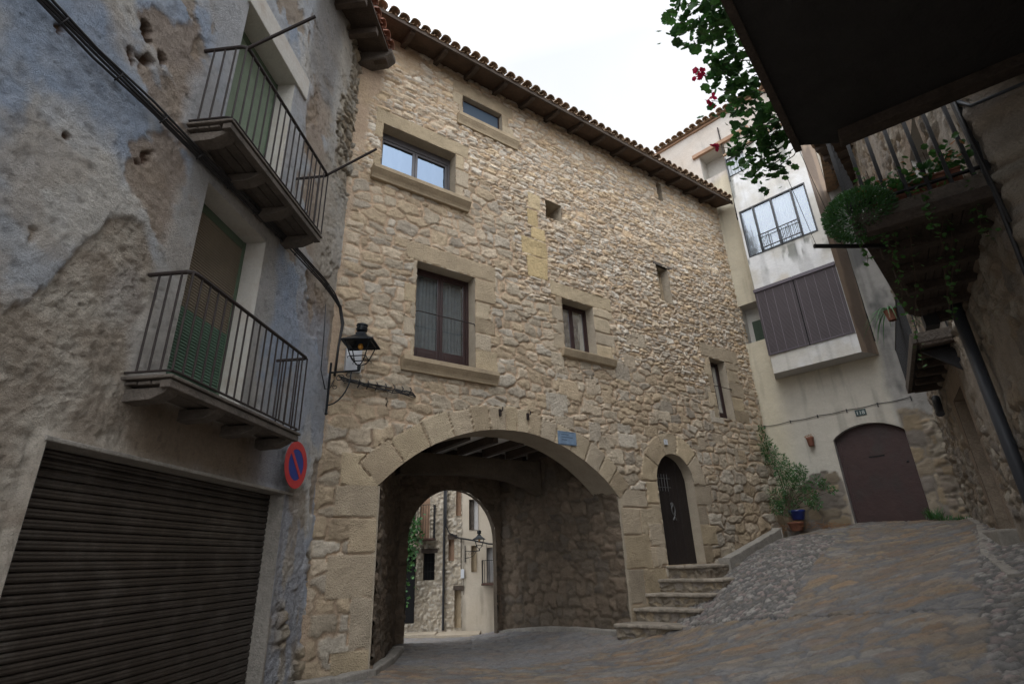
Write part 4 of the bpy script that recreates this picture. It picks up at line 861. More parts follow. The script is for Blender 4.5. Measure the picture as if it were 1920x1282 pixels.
# balcony 2: old boards on beams, flower box at its near end
q = [(9.36, 1.07), (6.62, .62), (6.35, .45), (6.18, .20), (6.1, -.05), (9.42, -.05)]
b2 = MB(); b2.add([R(u, v, 2.80) for u, v in q]+[R(u, v, 2.90) for u, v in q], [tuple(range(5, -1, -1)), tuple(range(6, 12))]+[(i, (i+1) % 6, (i+1) % 6+6, i+6) for i in range(6)])
bo2 = b2.build('balcony', M['slabwood'], right, bevel=.01, label='middle balcony of rotten boards and beams trailing with plants')
for i in range(6):
    u = 6.35+i*.60; vo = .48+(u-6.62)*.19; MB().box(R, u, u+.12, -.05, vo, 2.68, 2.799).build('joist', M['slabwood'], bo2, bevel=.015)
for i in range(14):
    u0 = 6.35+.12
    v = .02+i*.075
    if v < .5: MB().box(R, 6.5, 9.3, v, v+.066, 2.782-.004*(i % 3), 2.799).build('board', M['slabwood'], bo2)
MB().hexa([R(u, v, z) for z in (2.72, 2.93) for u, v in ((9.37, -.05), (9.31, 1.06), (9.41, 1.09), (9.47, -.05))]).build('end_beam', M['wood_grey'], bo2, bevel=.012)
mb = MB()
for i in range(7): v = .12+i*.155; mb.box(R, 9.385-.04*v, 9.415-.04*v, v, v+.03, 2.93, 3.95)
mb.box(R, 9.36, 9.40, .05, 1.07, 3.02, 3.04); mb.box(R, 9.34, 9.42, .02, .07, 2.9, 3.98); mb.tube([R(9.39, 0, 3.96), R(9.34, 1.08, 3.96), R(6.6, .62, 3.96), R(6.2, .1, 3.96)], .016, 6)
for i in range(20): t = (i+.5)/20; u = 9.32-2.7*t; mb.tube([R(u, 1.05-.44*t, 2.9), R(u, 1.05-.44*t, 3.96)], .009, 5)
mb.build('railing', M['iron'], bo2)
MB().tube([Vector((3.02, 4.55, 2.76)), Vector((3.75, 4.60, 2.76))], .022, 8).build('line_bar', M['iron'], bo2)
MB().box(R, 6.3, 6.5, .3, .45, 2.62, 2.80).build('bracket', M['iron'], bo2)
# balcony 3
bo3 = MB().box(R, 2.05, 5.3, -.05, .50, 2.82, 2.90).build('balcony', M['slate'], right, bevel=.01, label='farthest balcony with closely set black bars')
for i in range(6): u = 2.2+i*.6; MB().box(R, u, u+.13, -.05, .44, 2.70, 2.819).build('joist', M['slabwood'], bo3, bevel=.02)
mb = MB(); mb.box(R, 2.0, 5.35, .47, .53, 2.76, 2.92); mb.box(R, 5.28, 5.34, .0, .469, 2.76, 2.92); mb.box(R, 2.0, 2.06, 0, .469, 2.76, 2.92); mb.build('edge_frame', M['wood_grey'], bo3, bevel=.008)
mb = MB()
for i in range(30): u = 2.08+i*.111; mb.box(R, u, u+.016, .49, .506, 2.92, 3.66)
for i in range(4):
    for u in (2.03, 5.31): mb.box(R, u, u+.016, .06+i*.12, .076+i*.12, 2.92, 3.66)
mb.tube([R(2.03, 0, 3.67), R(2.03, .5, 3.67), R(5.32, .5, 3.67), R(5.32, 0, 3.67)], .012, 6); mb.build('railing', M['iron'], bo3)
MB().prof(R, [(0, 2.3), (0, 2.69), (.42, 2.69)], 5.0, 5.05).build('bracket', M['iron'], bo3)
# right wall foot and kerb
def sweep(pts, wd, ht, mbx, jit=0):
    g = random.Random(1); n = len(pts); P = [Vector((p[0], p[1], 0)) for p in pts]; rows = []
    for i, p in enumerate(P):
        d = (P[min(i+1, n-1)]-P[max(0, i-1)]).normalized(); s_ = Vector((d.y, -d.x, 0)); z = float(terr(p.x, p.y)) if len(pts[i]) < 3 else pts[i][2]
        j = g.uniform(-jit, jit); rows.append([p+Vector((0, 0, z-.15)), p+Vector((0, 0, z+ht+j)), p+s_*wd+Vector((0, 0, z+ht+j)), p+s_*(wd+.01)+Vector((0, 0, z-.15))])
    vs = [q for r in rows for q in r]; fs = [(4*i+j, 4*i+(j+1) % 4, 4*i+4+(j+1) % 4, 4*i+4+j) for i in range(n-1) for j in range(4)]+[(0, 1, 2, 3), (4*n-1, 4*n-2, 4*n-3, 4*n-4)]
    mbx.add(vs, fs); return mbx
def dens(pts, k=8):
    out = []
    for a, b in zip(pts[:-1], pts[1:]):
        for i in range(k): t = i/k; out.append(tuple(a[j]+(b[j]-a[j])*t for j in range(len(a))))
    return out+[pts[-1]]
def kerb(pts, wd, ht, label, m='concrete'):
    o = sweep(dens(pts), wd, ht, MB(), .006).build('kerb', M[m], None, bevel=.02); tag(o, label, 'kerb', kind='structure')
kerb([(-2.62, 7.05), (-2.20, 7.45), (-1.95, 8.1), (-1.98, 9.4), (-2.10, 10.6)], -.16, .10, 'rounded kerb curving round the foot of the left archway pier')
kerb([tuple(S(5.42, VE, 0))[:2], tuple(S(5.62, -1.7, 0))[:2], tuple(S(5.70, .05, 0))[:2]], .14, .07, 'low kerb along the right wall inside the archway')
kerb([tuple(S(7.80, .86, 0))[:2]+(-.22,), tuple(S(9.2, .72, 0))[:2]+(.10,), tuple(S(10.3, .62, 0))[:2]+(.36,)], -.20, .09, 'sloping concrete kerb beside the arched door above the pebbles')
kerb([tuple(R(.3, .12, 0))[:2], tuple(R(1.6, .14, 0))[:2], tuple(R(3.1, .30, 0))[:2], tuple(R(4.6, .50, 0))[:2], tuple(R(6.5, .5, 0))[:2]], -.14, .03, 'worn kerb along the foot of the right hand house')
# ---- stone steps up to the arched door
stp = empty('stone_steps', S(6.5, .5, -1.3), 'flight of worn stone steps climbing to the arched door', 'steps'); stp['kind'] = 'structure'
lv = [(5.38, -1.12, 1.12), (5.88, -.905, 1.14), (6.26, -.685, 1.16), (6.62, -.455, 1.18), (6.92, -.225, .84)]
g = random.Random(5)
for k, (u, z, vo) in enumerate(lv):
    sk = .42 if k < 4 else .10; ue = 8.45; mb = MB(); n = 14; e = [(u+sk*i/n+g.uniform(-.022, .022), -.03+(vo+.03)*i/n) for i in range(n+1)]
    def slab(e, z0, z1, off):
        pl = [(a+off+g.uniform(-.008, .008), b) for a, b in e]+[(ue, vo), (ue, -.03)]; m_ = len(pl); mb.add([S(a, b, z0) for a, b in pl]+[S(a, b, z1+g.uniform(-.006, .006)) for a, b in pl], [tuple(range(m_)), tuple(range(2*m_-1, m_-1, -1))]+[(i, i+m_, (i+1) % m_+m_, (i+1) % m_) for i in range(m_)])
    slab(e, z-.055, z, 0); mb.build('tread', M['step'], stp, bevel=.018)
    # riser of small stones
    a0 = S(u+.045, 0, 0); a1 = S(u+.045+sk, vo-.01, 0)
    ln = (a1-a0).length
    panel('riser', a1, a0, z-.30, z-.05, .016, lambda U_, Z_, k=k: masonry(U_, Z_, .11, .17, 60+k, [(.30, .24, .165), (.25, .21, .16), (.22, .19, .16)], (.20, .17, .13), .022, .014, warp=.5), M['stone'], stp)
    b0 = S(u+.045+sk, vo, 0); b1_2 = S(ue, vo, 0)
    panel('cheek', b1_2, b0, z-.30, z-.05, .03, lambda U_, Z_, k=k: masonry(U_, Z_, .11, .17, 70+k, PD, (.20, .17, .13), .02, .014, warp=.5), M['stone'], stp)
# rough boulders bonding steps and wall foot
# ------------------------------------------------------------------ houses beyond the archway
def bgwall(name, label, x0, x1, z0, z1, fn, holes, matl, backs):
    e = empty(name, B(.5*(x0+x1), 0, -1.9), label, 'building')
    panel('wall', B(x0, 0, 0), B(x1, 0, 0), z0*KB, z1*KB, .05, fn, matl, e, [tuple(q*KB for q in (a-x0, b-x0, c, d)) for a, b, c, d in holes])
    mb = MB(); mb.quad(B(x0, -.35, z0), B(x1, -.35, z0), B(x1, -.35, z1), B(x0, -.35, z1)); mb.build('core', M['dark'], e)
    for q_, h_ in enumerate(holes):
        reveal(*h_, .12, e, B, M['ashlar'], .02)
        if backs[q_]: a, b, c, d = h_; MB().quad(B(a-.02, -.11, c-.02), B(b+.02, -.11, c-.02), B(b+.02, -.11, d+.02), B(a-.02, -.11, d+.02)).build('opening_back', M[backs[q_]], e)
    return e
PBk = [(.46, .40, .31), (.52, .46, .37), (.40, .35, .28), (.55, .50, .42)]
f_st = lambda u, z: masonry(u, z, .11, .2, 81, PBk, (.44, .37, .28), .04, .018, warp=.6)
def f_pl(u, z):
    n = fbm(u*1.3, z*1.1, 3, 5); c = lerp(np.array((.46, .385, .29)), np.array((.55, .49, .40)), n[..., None]); s_ = sst(.5, .7, streak(u, z, 7, 3))*sst(.5, -1.2, z)*.3; return (n-.5)*.02, c*(1-s_[..., None])
bgs = bgwall('stone_cottage', 'sunlit rubble cottage seen through the archway with a small balcony', -6.5, -1.72, -2.3, 6.2, f_st, [(-2.86, -2.52, -.48, .25), (-2.12, -1.95, .02, .62), (-1.93, -1.74, -1.75, -.78), (-1.90, -1.74, 1.28, 2.15), (-3.75, -3.08, -1.6, .25), (-3.0, -2.7, .62, 2.2)], M['stone'], [None, 'old_lintel', 'sill', 'old_lintel', None, 'old_lintel'])
bgp = bgwall('plastered_cottage', 'ochre plastered cottage seen through the right of the archway', -1.719, 4.5, -2.3, 6.2, f_pl, [(-1.50, -1.22, .86, 1.75), (-1.44, -1.28, -.30, .42), (-.98, -.5, -.6, .35)], M['white'], ['pale', 'sill', 'pale'])
MB().quad(B(-6.5, -.01, 6.2), B(4.5, -.01, 6.2), B(4.5, -5, 6.2), B(-6.5, -5, 6.2)).build('roof', M['tile'], bgp)
for a, b, z in ((-2.92, -2.44, .26), (-2.14, -1.86, .63), (-1.96, -1.66, -.77), (-3.5, -3.02, .26)): MB().box(B, a, b, -.04, .06, z, z+.12).build('lintel', M['wood'], bgs, bevel=.01)
mb = MB()
for i in range(4): a = -2.82+i*.09; mb.tube([B(a, -.05, -.46), B(a, -.05, .24)], .009, 5)
for z in (-.25, 0): mb.tube([B(-2.86, -.05, z), B(-2.52, -.05, z)], .009, 5)
mb.build('window_grille', M['iron'], bgs)
MB().box(B, -1.50, -1.36, -.105, -.08, .88, 1.73).build('shutter', M['wood_grey'], bgp, bevel=.01)
def bgbal(e, x0, x1, zs, zr, label, dp=.45):
    s_ = MB().box(B, x0, x1, 0, dp, zs-.06, zs).build('balcony', M['beam_red'], e, bevel=.008, label=label); mb = MB()
    n = int((x1-x0)/.075)
    for i in range(n+1): a = x0+.02+(x1-x0-.04)*i/n; mb.tube([B(a, dp-.02, zs), B(a, dp-.02, zr)], .009, 5)
    for i in range(5): mb.tube([B(x1-.02, .05+i*.08, zs), B(x1-.02, .05+i*.08, zr)], .009, 5); mb.tube([B(x0+.02, .05+i*.08, zs), B(x0+.02, .05+i*.08, zr)], .009, 5)
    mb.tube([B(x0+.02, 0, zr), B(x0+.02, dp-.02, zr), B(x1-.02, dp-.02, zr), B(x1-.02, 0, zr)], .014, 6); mb.build('railing', M['iron'], s_); return s_
bgbal(bgs, -3.15, -2.50, .66, 1.60, 'small iron balcony half hidden by the creeper')
bgbal(bgp, -1.12, -.2, -.60, .0, 'low iron balcony on a wooden plank')
MB().tube([B(-2.24, .10, 3.0), B(-2.24, .10, -1.78)], .05, 8).build('drainpipe', M['cable'], bgs)
o = MB().box(B, -1.74, -1.64, .02, .10, -.46, -.22).build('junction_box', M['boxgrey'], None, bevel=.008); tag(o, 'small white meter box on the wall beyond the archway', 'meter box')
mb = MB()
for k in range(2): mb.tube([B(-2.20+k*.02, .12, 2.6), B(-2.2+k*.02, .12, 1.0), B(-2.08, .10, .80-k*.03), B(-1.8, .08, .66-k*.03), B(-1.4, .08, .58-k*.02), B(-.9, .08, .46-k*.02), B(.4, .08, .35)], .018, 6)
mb.tube([B(-1.74, .05, .66), B(-1.74, .05, -.2)], .012, 5); mb.tube([B(-1.66, .05, .62), B(-1.66, .05, -.9)], .008, 5); mb.tube([B(-.98, .05, .45), B(-.98, .05, -.5)], .008, 5)
tag(mb.build('wall_cable', M['cable'], None, smooth=True), 'black cables sagging across the cottages beyond the archway', 'cable')
mb = MB(); mb.box(B, -3.6, -2.35, .25, .75, -2.3, -1.78); mb.box(B, -2.34, -1.15, .2, .9, -2.3, -1.80); mb.box(B, -1.5, -1.36, .901, .96, -2.3, -1.83)
tag(mb.build('stone_ledge', M['ashlar'], None, bevel=.03), 'low masonry ledge in front of the cottages beyond the archway', 'ledge')

# ------------------------------------------------------------------ lamps
def lantern(c, sc_, label, bracket, group='wall lanterns'):
    """c = bottom centre of the lantern; bracket = (wall point, plate bottom z, plate top z)"""
    e = empty('wall_lantern', bracket[0], label, 'lamp', group); c = Vector(c); s = sc_
    def P(x, y, z): return c+Vector((x, y, z))*s
    mb = MB(); a0, a1, zb, zt = .13, .215, .17, .44; cr4 = [(-1, -1), (1, -1), (1, 1), (-1, 1)]
    for x, y in cr4: mb.tube([P(x*a0, y*a0, zb), P(x*a1, y*a1, zt)], .011*s, 6)
    for z, a in ((zb, a0), (zt, a1)):
        for i in range(4): p, q = cr4[i], cr4[(i+1) % 4]; mb.tube([P(p[0]*a, p[1]*a, z), P(q[0]*a, q[1]*a, z)], .010*s, 6)
    for x, y in cr4: mb.tube([P(x*a0, y*a0, zb), P(x*a0*.75, y*a0*.75, zb-.07), P(x*a0*.3, y*a0*.3, zb-.12), P(0, 0, zb-.15)], .010*s, 6)
    for x, y in cr4: mb.tube([P(x*a0, y*a0, zb), P(x*(a0+.035), y*(a0+.035), zb-.02), P(x*(a0+.03), y*(a0+.03), zb-.05)], .007*s, 5)
    mb.lathe(P(0, 0, 0), [(.0, -.08*s), (.025*s, -.06*s), (.035*s, 0), (.02*s, .05*s), (0, .06*s)], 10)
    fr_ = mb.build('frame', M['lamp_metal'], e)
    mb = MB(); ro = [(-1, -1), (1, -1), (1, 1), (-1, 1)]; lv_ = [(.285, .43), (.285, .445), (.16, .53), (.085, .60), (.085, .64), (.0, .64)]
    vs = [P(x*a, y*a, z) for a, z in lv_ for x, y in ro]; mb.add(vs, [(4*i+j, 4*i+(j+1) % 4, 4*i+4+(j+1) % 4, 4*i+4+j) for i in range(len(lv_)-1) for j in range(4)]); 
    mb.lathe(P(0, 0, 0), [(r*s, z*s) for r, z in ((.05, .64), (.05, .66), (.095, .69), (.105, .73), (.08, .735), (.08, .78), (.105, .79), (.10, .81), (.06, .83), (.02, .835), (0, .86))], 14)
    for i in range(12): t = i*math.pi/6; mb.tube([P(.085*math.cos(t), .085*math.sin(t), .735), P(.085*math.cos(t), .085*math.sin(t), .785)], .01*s, 4)
    mb.build('hood', M['lamp_metal'], e)
    mb = MB(); mb.lathe(P(0, 0, .43), [(0, -.10*s), (.03*s, -.09*s), (.05*s, -.05*s), (.035*s, 0)], 10); mb.build('bulb', M['amber'], e, smooth=True)
    w_, zb_, zt_ = bracket; w_ = Vector(w_); d = Vector((c.x-w_.x, c.y-w_.y, 0)); arm = d.length; d.normalize()
    mb = MB(); A = lambda t, z: w_+d*t+Vector((0, 0, z-w_.z))
    mb.tube([A(0, zb_), A(0, zt_)], .022*s, 6); mb.tube([A(0, c.z-.06*s), A(arm, c.z-.06*s)], .017*s, 6)
    mb.tube([A(0, zb_+.12*s)]+[A(arm*.75*math.sin(t), zb_+.12*s+(c.z-.08*s-zb_-.12*s)*(1-math.cos(t))) for t in np.linspace(.1, 1.57, 8)], .012*s, 6)
    for (cx, cz, r, t0, t1) in ((.16, -.17, .07, 0, 7), (.10, -.33, .05, 2, 9), (.30, -.13, .05, 1, 7)):
        mb.tube([A((cx+r*(1-.08*t)*math.cos(t))*arm/.45, c.z+(cz+r*(1-.08*t)*math.sin(t))*s) for t in np.linspace(t0, t1, 18)], .007*s, 5)
    mb.lathe(A(0, zb_-.0), [(0, -.06*s), (.03*s, -.03*s), (.022*s, .0)], 8)
    mb.build('bracket', M['lamp_metal'], e); return e
lantern((-2.24, 7.28, 2.66), .83, 'black wall lantern with a square hood on a scrolled bracket at the corner', (Vector((-2.67, 7.33, 2.4)), 2.02, 2.76))
lantern((-1.62, 23.0, .42), .87, 'far black lantern on the cottages seen through the archway', (Vector((-2.27, 23.75, .3)), .0, .60))

# ------------------------------------------------------------------ small things on the walls
# no parking sign
sg = empty('parking_sign', L(-.88, .05, 1.17), 'round red and blue no parking sign above the roller door', 'road sign')
def disc(c, r0, r1, v0, v1, m_, name, k=40, parent=None):
    mb = MB(); 
    vs = [L(c[0]+r*math.cos(2*math.pi*j/k), v, c[1]+r*math.sin(2*math.pi*j/k)) for v in (v0, v1) for r in (r0, r1) for j in range(k)]
    f = [];
    for j in range(k): a = (j+1) % k; f += [(2*k+j, 2*k+a, 3*k+a, 3*k+j), (k+j, k+a, 3*k+a, 3*k+j), (j, a, k+a, k+j), (j, a, 2*k+a, 2*k+j)]
    mb.add(vs, f); return mb.build(name, m_, parent)
disc((-.88, 1.17), .001, .275, .10, .112, M['sign_back'], 'plate', parent=sg); disc((-.88, 1.17), .19, .285, .1125, .118, M['sign_red'], 'red_ring', parent=sg); disc((-.88, 1.17), .001, .1885, .1125, .116, M['sign_blue'], 'blue_field', parent=sg)
s45 = math.sqrt(.5); mb = MB(); c = (-.88, 1.17); a_, b_ = (-s45*.19, s45*.19), (s45*.19, -s45*.19); w2 = .026*s45
mb.hexa([L(c[0]+x, v, c[1]+z) for v in (.1165, .1195) for x, z in ((a_[0]-w2, a_[1]-w2), (b_[0]-w2, b_[1]-w2), (b_[0]+w2, b_[1]+w2), (a_[0]+w2, a_[1]+w2))]); mb.build('red_bar', M['sign_red'], sg)
MB().box(L, -.92, -.84, .0, .099, 1.10, 1.24).build('bracket', M['sign_back'], sg)
# cables on the blue house
pl_ = [(-8.1, 3.62), (-6.2, 3.60), (-5.07, 3.63), (-4.68, 3.64), (-4.08, 3.70), (-3.39, 3.74), (-2.66, 3.80), (-1.57, 3.86), (-.62, 3.88), (-.28, 3.84)]
mb = MB(); g = random.Random(9)
for k in range(4): mb.tube([L(u_+g.uniform(-.03, .03), .06+.012*k, z_+.02*k-.03+g.uniform(-.008, .008)) for u_, z_ in pl_]+[L(-.06, .10+.01*k, 3.72), L(.02, .13+.01*k, 3.45+.01*k), L(.01+.01*k, .11, 3.1), L(-.01+.012*k, .10, 2.62)], .011, 6)
for i in range(16): t = i/15*7.4; u_ = -7.9+t; z_ = float(np.interp(u_, [p[0] for p in pl_], [p[1] for p in pl_])); mb.tube([L(u_, .055, z_-.06), L(u_, .115, z_), L(u_+.02, .055, z_+.06)], .006, 4)
tag(mb.build('cable_bundle', M['cable'], None, smooth=True), 'thick black cable bundle running along the blue house to the corner lantern', 'cable')
mb = MB(); mb.tube([L(-.42, .05, 3.6), L(-.36, .045, 3.1), L(-.34, .045, 2.6), L(-.2, .07, 2.35), L(-.05, .08, 2.42), L(.0, .1, 2.55)], .007, 5)
tag(mb.build('loose_wire', M['cable'], None, smooth=True), 'thin loose wire hanging beside the lantern bracket', 'wire')
mb = MB(); g = random.Random(3)
for k in range(6): mb.tube([S(.12+.02*k, .10, 2.62-.02*k)]+[S(.3+i*.115, .07+g.uniform(-.015, .03), 2.60-.008*i-.010*k+g.uniform(-.02, .02)) for i in range(10)]+[S(1.42, .03, 2.49)], .008, 5)
for i in range(7): x = .45+i*.14; mb.tube([S(x, .03, 2.50), S(x+.01, .12, 2.56), S(x+.02, .03, 2.63)], .010, 4)
tag(mb.build('cable_coil', M['cable'], None, smooth=True), 'tangled black cables running right from the corner lantern', 'cable')
tag(MB().box(S, .22, .46, .01, .10, 2.72, 3.10).build('junction_box', M['boxgrey'], None, bevel=.01), 'white junction box behind the corner lantern', 'junction box')
# plaque over the arch
pq = MB().box(S, 4.34, 4.79, .04, .055, 1.97, 2.23).build('street_plaque', M['plaque'], None, bevel=.004); tag(pq, 'blue grey street plaque on the voussoirs of the archway', 'plaque')
mb = MB()
for z, a, b in ((2.16, 4.42, 4.60), (2.11, 4.42, 4.70), (2.06, 4.42, 4.56)): mb.box(S, a, b, .0555, .057, z, z+.012)
mb.box(S, 4.355, 4.775, .0555, .0575, 2.212, 2.218); mb.box(S, 4.355, 4.775, .0555, .0575, 1.982, 1.988); mb.build('lettering', M['plaque_dark'], pq)
hk = []
for k, (x, lab) in enumerate(((3.04, 'rusty iron hook over the arch crown, the left of the two'), (3.65, 'rusty iron hook over the arch crown, the one nearer the plaque'))):
    mb = MB(); mb.box(S, x-.02, x+.02, .02, .07, 2.36, 2.48); mb.tube([S(x, .06, 2.44), S(x, .13, 2.44), S(x, .14, 2.50)], .012, 6); tag(mb.build('iron_hook', M['rust'], None), lab, 'hook', 'iron hooks over the arch')
tag(MB().box(S, 7.36, 7.48, .045, .055, 2.22, 2.34).build('number_plate', M['boxgrey'], None, bevel=.003), 'tiny pale number plate over the arched door', 'number plate')
# number tiles over the maroon door: 118
np_ = MB().box(W, 2.19, 2.42, .025, .04, 2.90, 3.05).build('number_plate', M['numtile'], None, bevel=.003); tag(np_, 'dark green house number tiles over the maroon door', 'number plate')
def text(fr, u, v, z, s_, size, m_, parent, name='lettering'):
    cu_ = bpy.data.curves.new(name, 'FONT'); cu_.body = s_; cu_.size = size; cu_.extrude = .001; o = bpy.data.objects.new(name, cu_); C.objects.link(o)
    me = bpy.data.meshes.new_from_object(o); bpy.data.objects.remove(o); o = bpy.data.objects.new(name, me); C.objects.link(o); me.materials.append(m_)
    Mx = Matrix(((fr.d.x, 0, fr.n.x, 0), (fr.d.y, 0, fr.n.y, 0), (0, 1, 0, 0), (0, 0, 0, 1))); Mx.translation = fr(u, v, z); me.transform(Mx); par(o, parent); return o
text(W, 2.205, .042, 2.93, '118', .125, M['numwhite'], np_)
text(S, 7.395, .056, 2.245, '1', .09, M['plaque_dark'], bpy.data.objects['number_plate'])
# thin cable across the white house
mb = MB(); pts = []
for i in range(25): t = i/24; u_ = .05+3.3*t; pts.append(W(u_, .045, 3.07+.05*t-.025*math.sin((t*5 % 1)*math.pi)))
mb.tube(pts, .008, 5)
for i in range(6): u_ = .05+3.3*i/5; mb.box(W, u_-.01, u_+.01, .03, .06, 3.03, 3.09+.05*i/5)
tag(mb.build('thin_cable', M['cable'], None), 'thin clipped cable crossing the white house above the maroon door', 'cable')
# wall lamp shade and pipes on the right
tag(MB().tube([R(1.9, .12, 2.62), R(2.2, .16, 2.25)], .07, 10).build('wall_lamp', M['petrol'], None, smooth=False), 'dark grey tubular fitting below the farthest balcony', 'wall lamp')
mb = MB(); mb.tube([R(6.75, .14, 2.80), R(6.75, .14, -.6)], .065, 12)
tag(mb.build('drainpipe', M['petrol'], None, smooth=True), 'thick dark drainpipe below the middle balcony', 'drainpipe')
mb = MB(); mb.tube([R(9.46, .06, 3.72), R(9.62, .02, 3.50), R(9.85, -.50, 3.40), R(10.4, -.54, 3.28), R(12, -.54, 3.2)], .016, 8); tag(mb.build('grey_cable', M['petrol'], None, smooth=True), 'pale grey cable on the right hand wall under the nearest balcony', 'cable')
mb = MB(); mb.tube([R(9.45, .06, 4.6), R(9.46, .07, 3.4), R(9.46, .08, 2.6), R(9.2, .06, 1.6), R(8.6, .05, .8)], .02, 6); mb.tube([R(9.5, .07, 4.6), R(9.49, .08, 3.3), R(9.49, .07, 2.4)], .014, 6)
tag(mb.build('dark_pipe', M['cable'], None, smooth=True), 'twin black pipes dropping behind the flower box', 'pipe')
mb = MB(); mb.tube([Vector((3.04, 4.55, 2.77)), Vector((2.64, 4.1, 3.35)), Vector((2.35, 3.75, 3.62))], .0025, 4)
tag(mb.build('line_wire', M['cable'], None), 'thin washing line wire running up to the nearest balcony, nearer the archway house', 'wire', 'washing line wires')
mb = MB(); mb.tube([Vector((3.3, 4.56, 2.77)), Vector((2.95, 4.2, 3.3)), Vector((2.72, 3.95, 3.6))], .0025, 4)
tag(mb.build('line_wire', M['cable'], None), 'thin washing line wire running up to the corner of the dark slab', 'wire', 'washing line wires')

# ------------------------------------------------------------------ plants
def rv3(g): 
    while True:
        v = Vector((g.uniform(-1, 1), g.uniform(-1, 1), g.uniform(-1, 1)))
        if .05 < v.length < 1: return v
def leaf_round(mb, p, r, g, lobes=7):
    n = (rv3(g)+Vector((0, -.3, .7))).normalized(); a = n.orthogonal().normalized(); b = n.cross(a); k = lobes*2; vs = [p-n*r*.25]
    for i in range(k): t = 2*math.pi*i/k; rr_ = r*(1 if i % 2 else .80)*g.uniform(.92, 1.06); vs.append(p+a*math.cos(t)*rr_+b*math.sin(t)*rr_+n*r*g.uniform(-.05, .1))
    mb.add(vs, [(0, i+1, (i+1) % k+1) for i in range(k)])
def leaf_long(mb, p, d, L_, w_, g):
    d = d.normalized(); a = d.cross(Vector((g.uniform(-1, 1), g.uniform(-1, 1), g.uniform(-1, 1)))).normalized(); n = d.cross(a)
    mb.add([p, p+d*L_*.35+a*w_*.5, p+d*L_*.7+a*w_*.42+n*L_*.03, p+d*L_-n*L_*.05, p+d*L_*.7-a*w_*.42+n*L_*.03, p+d*L_*.35-a*w_*.5], [(0, 1, 5), (1, 2, 4, 5), (2, 3, 4)])
# geraniums hanging over the nearest balcony
gp = empty('geranium', (2.35, 3.6, 3.7), 'ivy geranium with crimson flowers hanging over the edge of the nearest balcony', 'plant')
gc = [(1.43, 2.81, 3.86), (1.43, 3.0, 3.91), (1.6, 2.92, 3.88), (1.78, 3.08, 3.91), (1.63, 3.14, 3.93), (1.93, 3.25, 3.93), (1.87, 3.38, 3.94), (1.98, 3.36, 3.93), (1.97, 3.52, 3.94), (2.18, 3.52, 3.93), (2.16, 3.66, 3.92), (2.15, 3.86, 3.9), (2.33, 3.8, 3.89), (2.5, 3.85, 3.88), (2.46, 4.02, 3.85), (2.64, 4.07, 3.82), (2.38, 4.18, 3.81), (2.59, 4.24, 3.78), (2.75, 4.18, 3.78), (2.40, 4.32, 3.77), (2.7, 4.36, 3.74), (2.56, 4.48, 3.70), (2.72, 4.50, 3.68), (2.83, 4.46, 3.68), (1.62, 2.75, 3.80), (1.72, 2.86, 3.85), (1.55, 2.62, 3.82), (2.6, 4.1, 3.9), (2.7, 4.2, 3.88)]
g = random.Random(21); mbs = [MB(), MB()]; tw = MB()
for i, c in enumerate(gc):
    c = Vector(c); k = 32
    tw.tube([Vector((min(3.0, c.x+.35), c.y-.25, 3.80)), c+Vector((.12, -.1, .04)), c], .005, 5)
    for j in range(k):
        p = c+Vector((g.gauss(0, .075), g.gauss(0, .10), g.gauss(0, .085))); leaf_round(mbs[j % 2], p, g.uniform(.022, .052), g)
mbs[0].build('leaves', M['leaf'], gp); mbs[1].build('dark_leaves', M['leaf_dark'], gp); tw.build('stems', M['twig'], gp)
for i, (c, nb_) in enumerate((((1.77, 3.52, 3.95), 15), ((1.95, 3.79, 3.91), 9), ((2.14, 4.28, 3.80), 7))):
    mb = MB(); c = Vector(c)
    for j in range(nb_): leaf_round(mb, c+Vector((g.gauss(0, .022), g.gauss(0, .022), g.gauss(0, .026))), g.uniform(.022, .034), g, 5)
    mb.build('flower', M['flower'], gp); MB().tube([c, c+Vector((.12, .0, -.02)), c+Vector((.26, -.04, -.02))], .003, 4).build('stalk', M['twig'], gp)
def planter(fr, u0, u1, v0, v1, z0, z1, label):
    mb = MB(); t = .014; mb.prism(fr, [(u0+.012, z0), (u1-.012, z0), (u1, z1), (u0, z1)], v0, v1); mb.box(fr, u0-.008, u1+.008, v0-.008, v1+.008, z1, z1+.022)
    o = mb.build('flower_box', M['terracotta'], None, bevel=.005); tag(o, label, 'planter'); MB().box(fr, u0+.02, u1-.02, v0+.02, v1-.02, z1+.0221, z1+.028).build('soil', M['twig'], o); return o
planter(R, 9.02, 9.30, .18, .86, 2.95, 3.13, 'long terracotta flower box behind the bars of the middle balcony')
# white flowering bush at the balcony corner
al = empty('flowering_bush', R(9.3, 1.0, 2.95), 'round bush dotted with tiny white flowers at the corner of the middle balcony', 'plant')
m1, m2, fl = MB(), MB(), MB(); cc = R(9.33, 1.0, 2.97)
for i in range(5200):
    v = rv3(g); v = v.normalized()*(v.length**.5); p = cc+Vector((v.x*.30, v.y*.30, v.z*.23-.02)); d = (v+Vector((0, 0, .3))); leaf_long((m1, m2)[i % 2], p, d, g.uniform(.028, .045), .012, g)
for i in range(170):
    v = rv3(g).normalized(); p = cc+Vector((v.x*.31, v.y*.31, v.z*.24-.01)); leaf_round(fl, p, .007, g, 3)
m1.build('leaves', M['leaf_grey'], al); m2.build('dark_leaves', M['leaf'], al); fl.build('flowers', M['flower_white'], al)
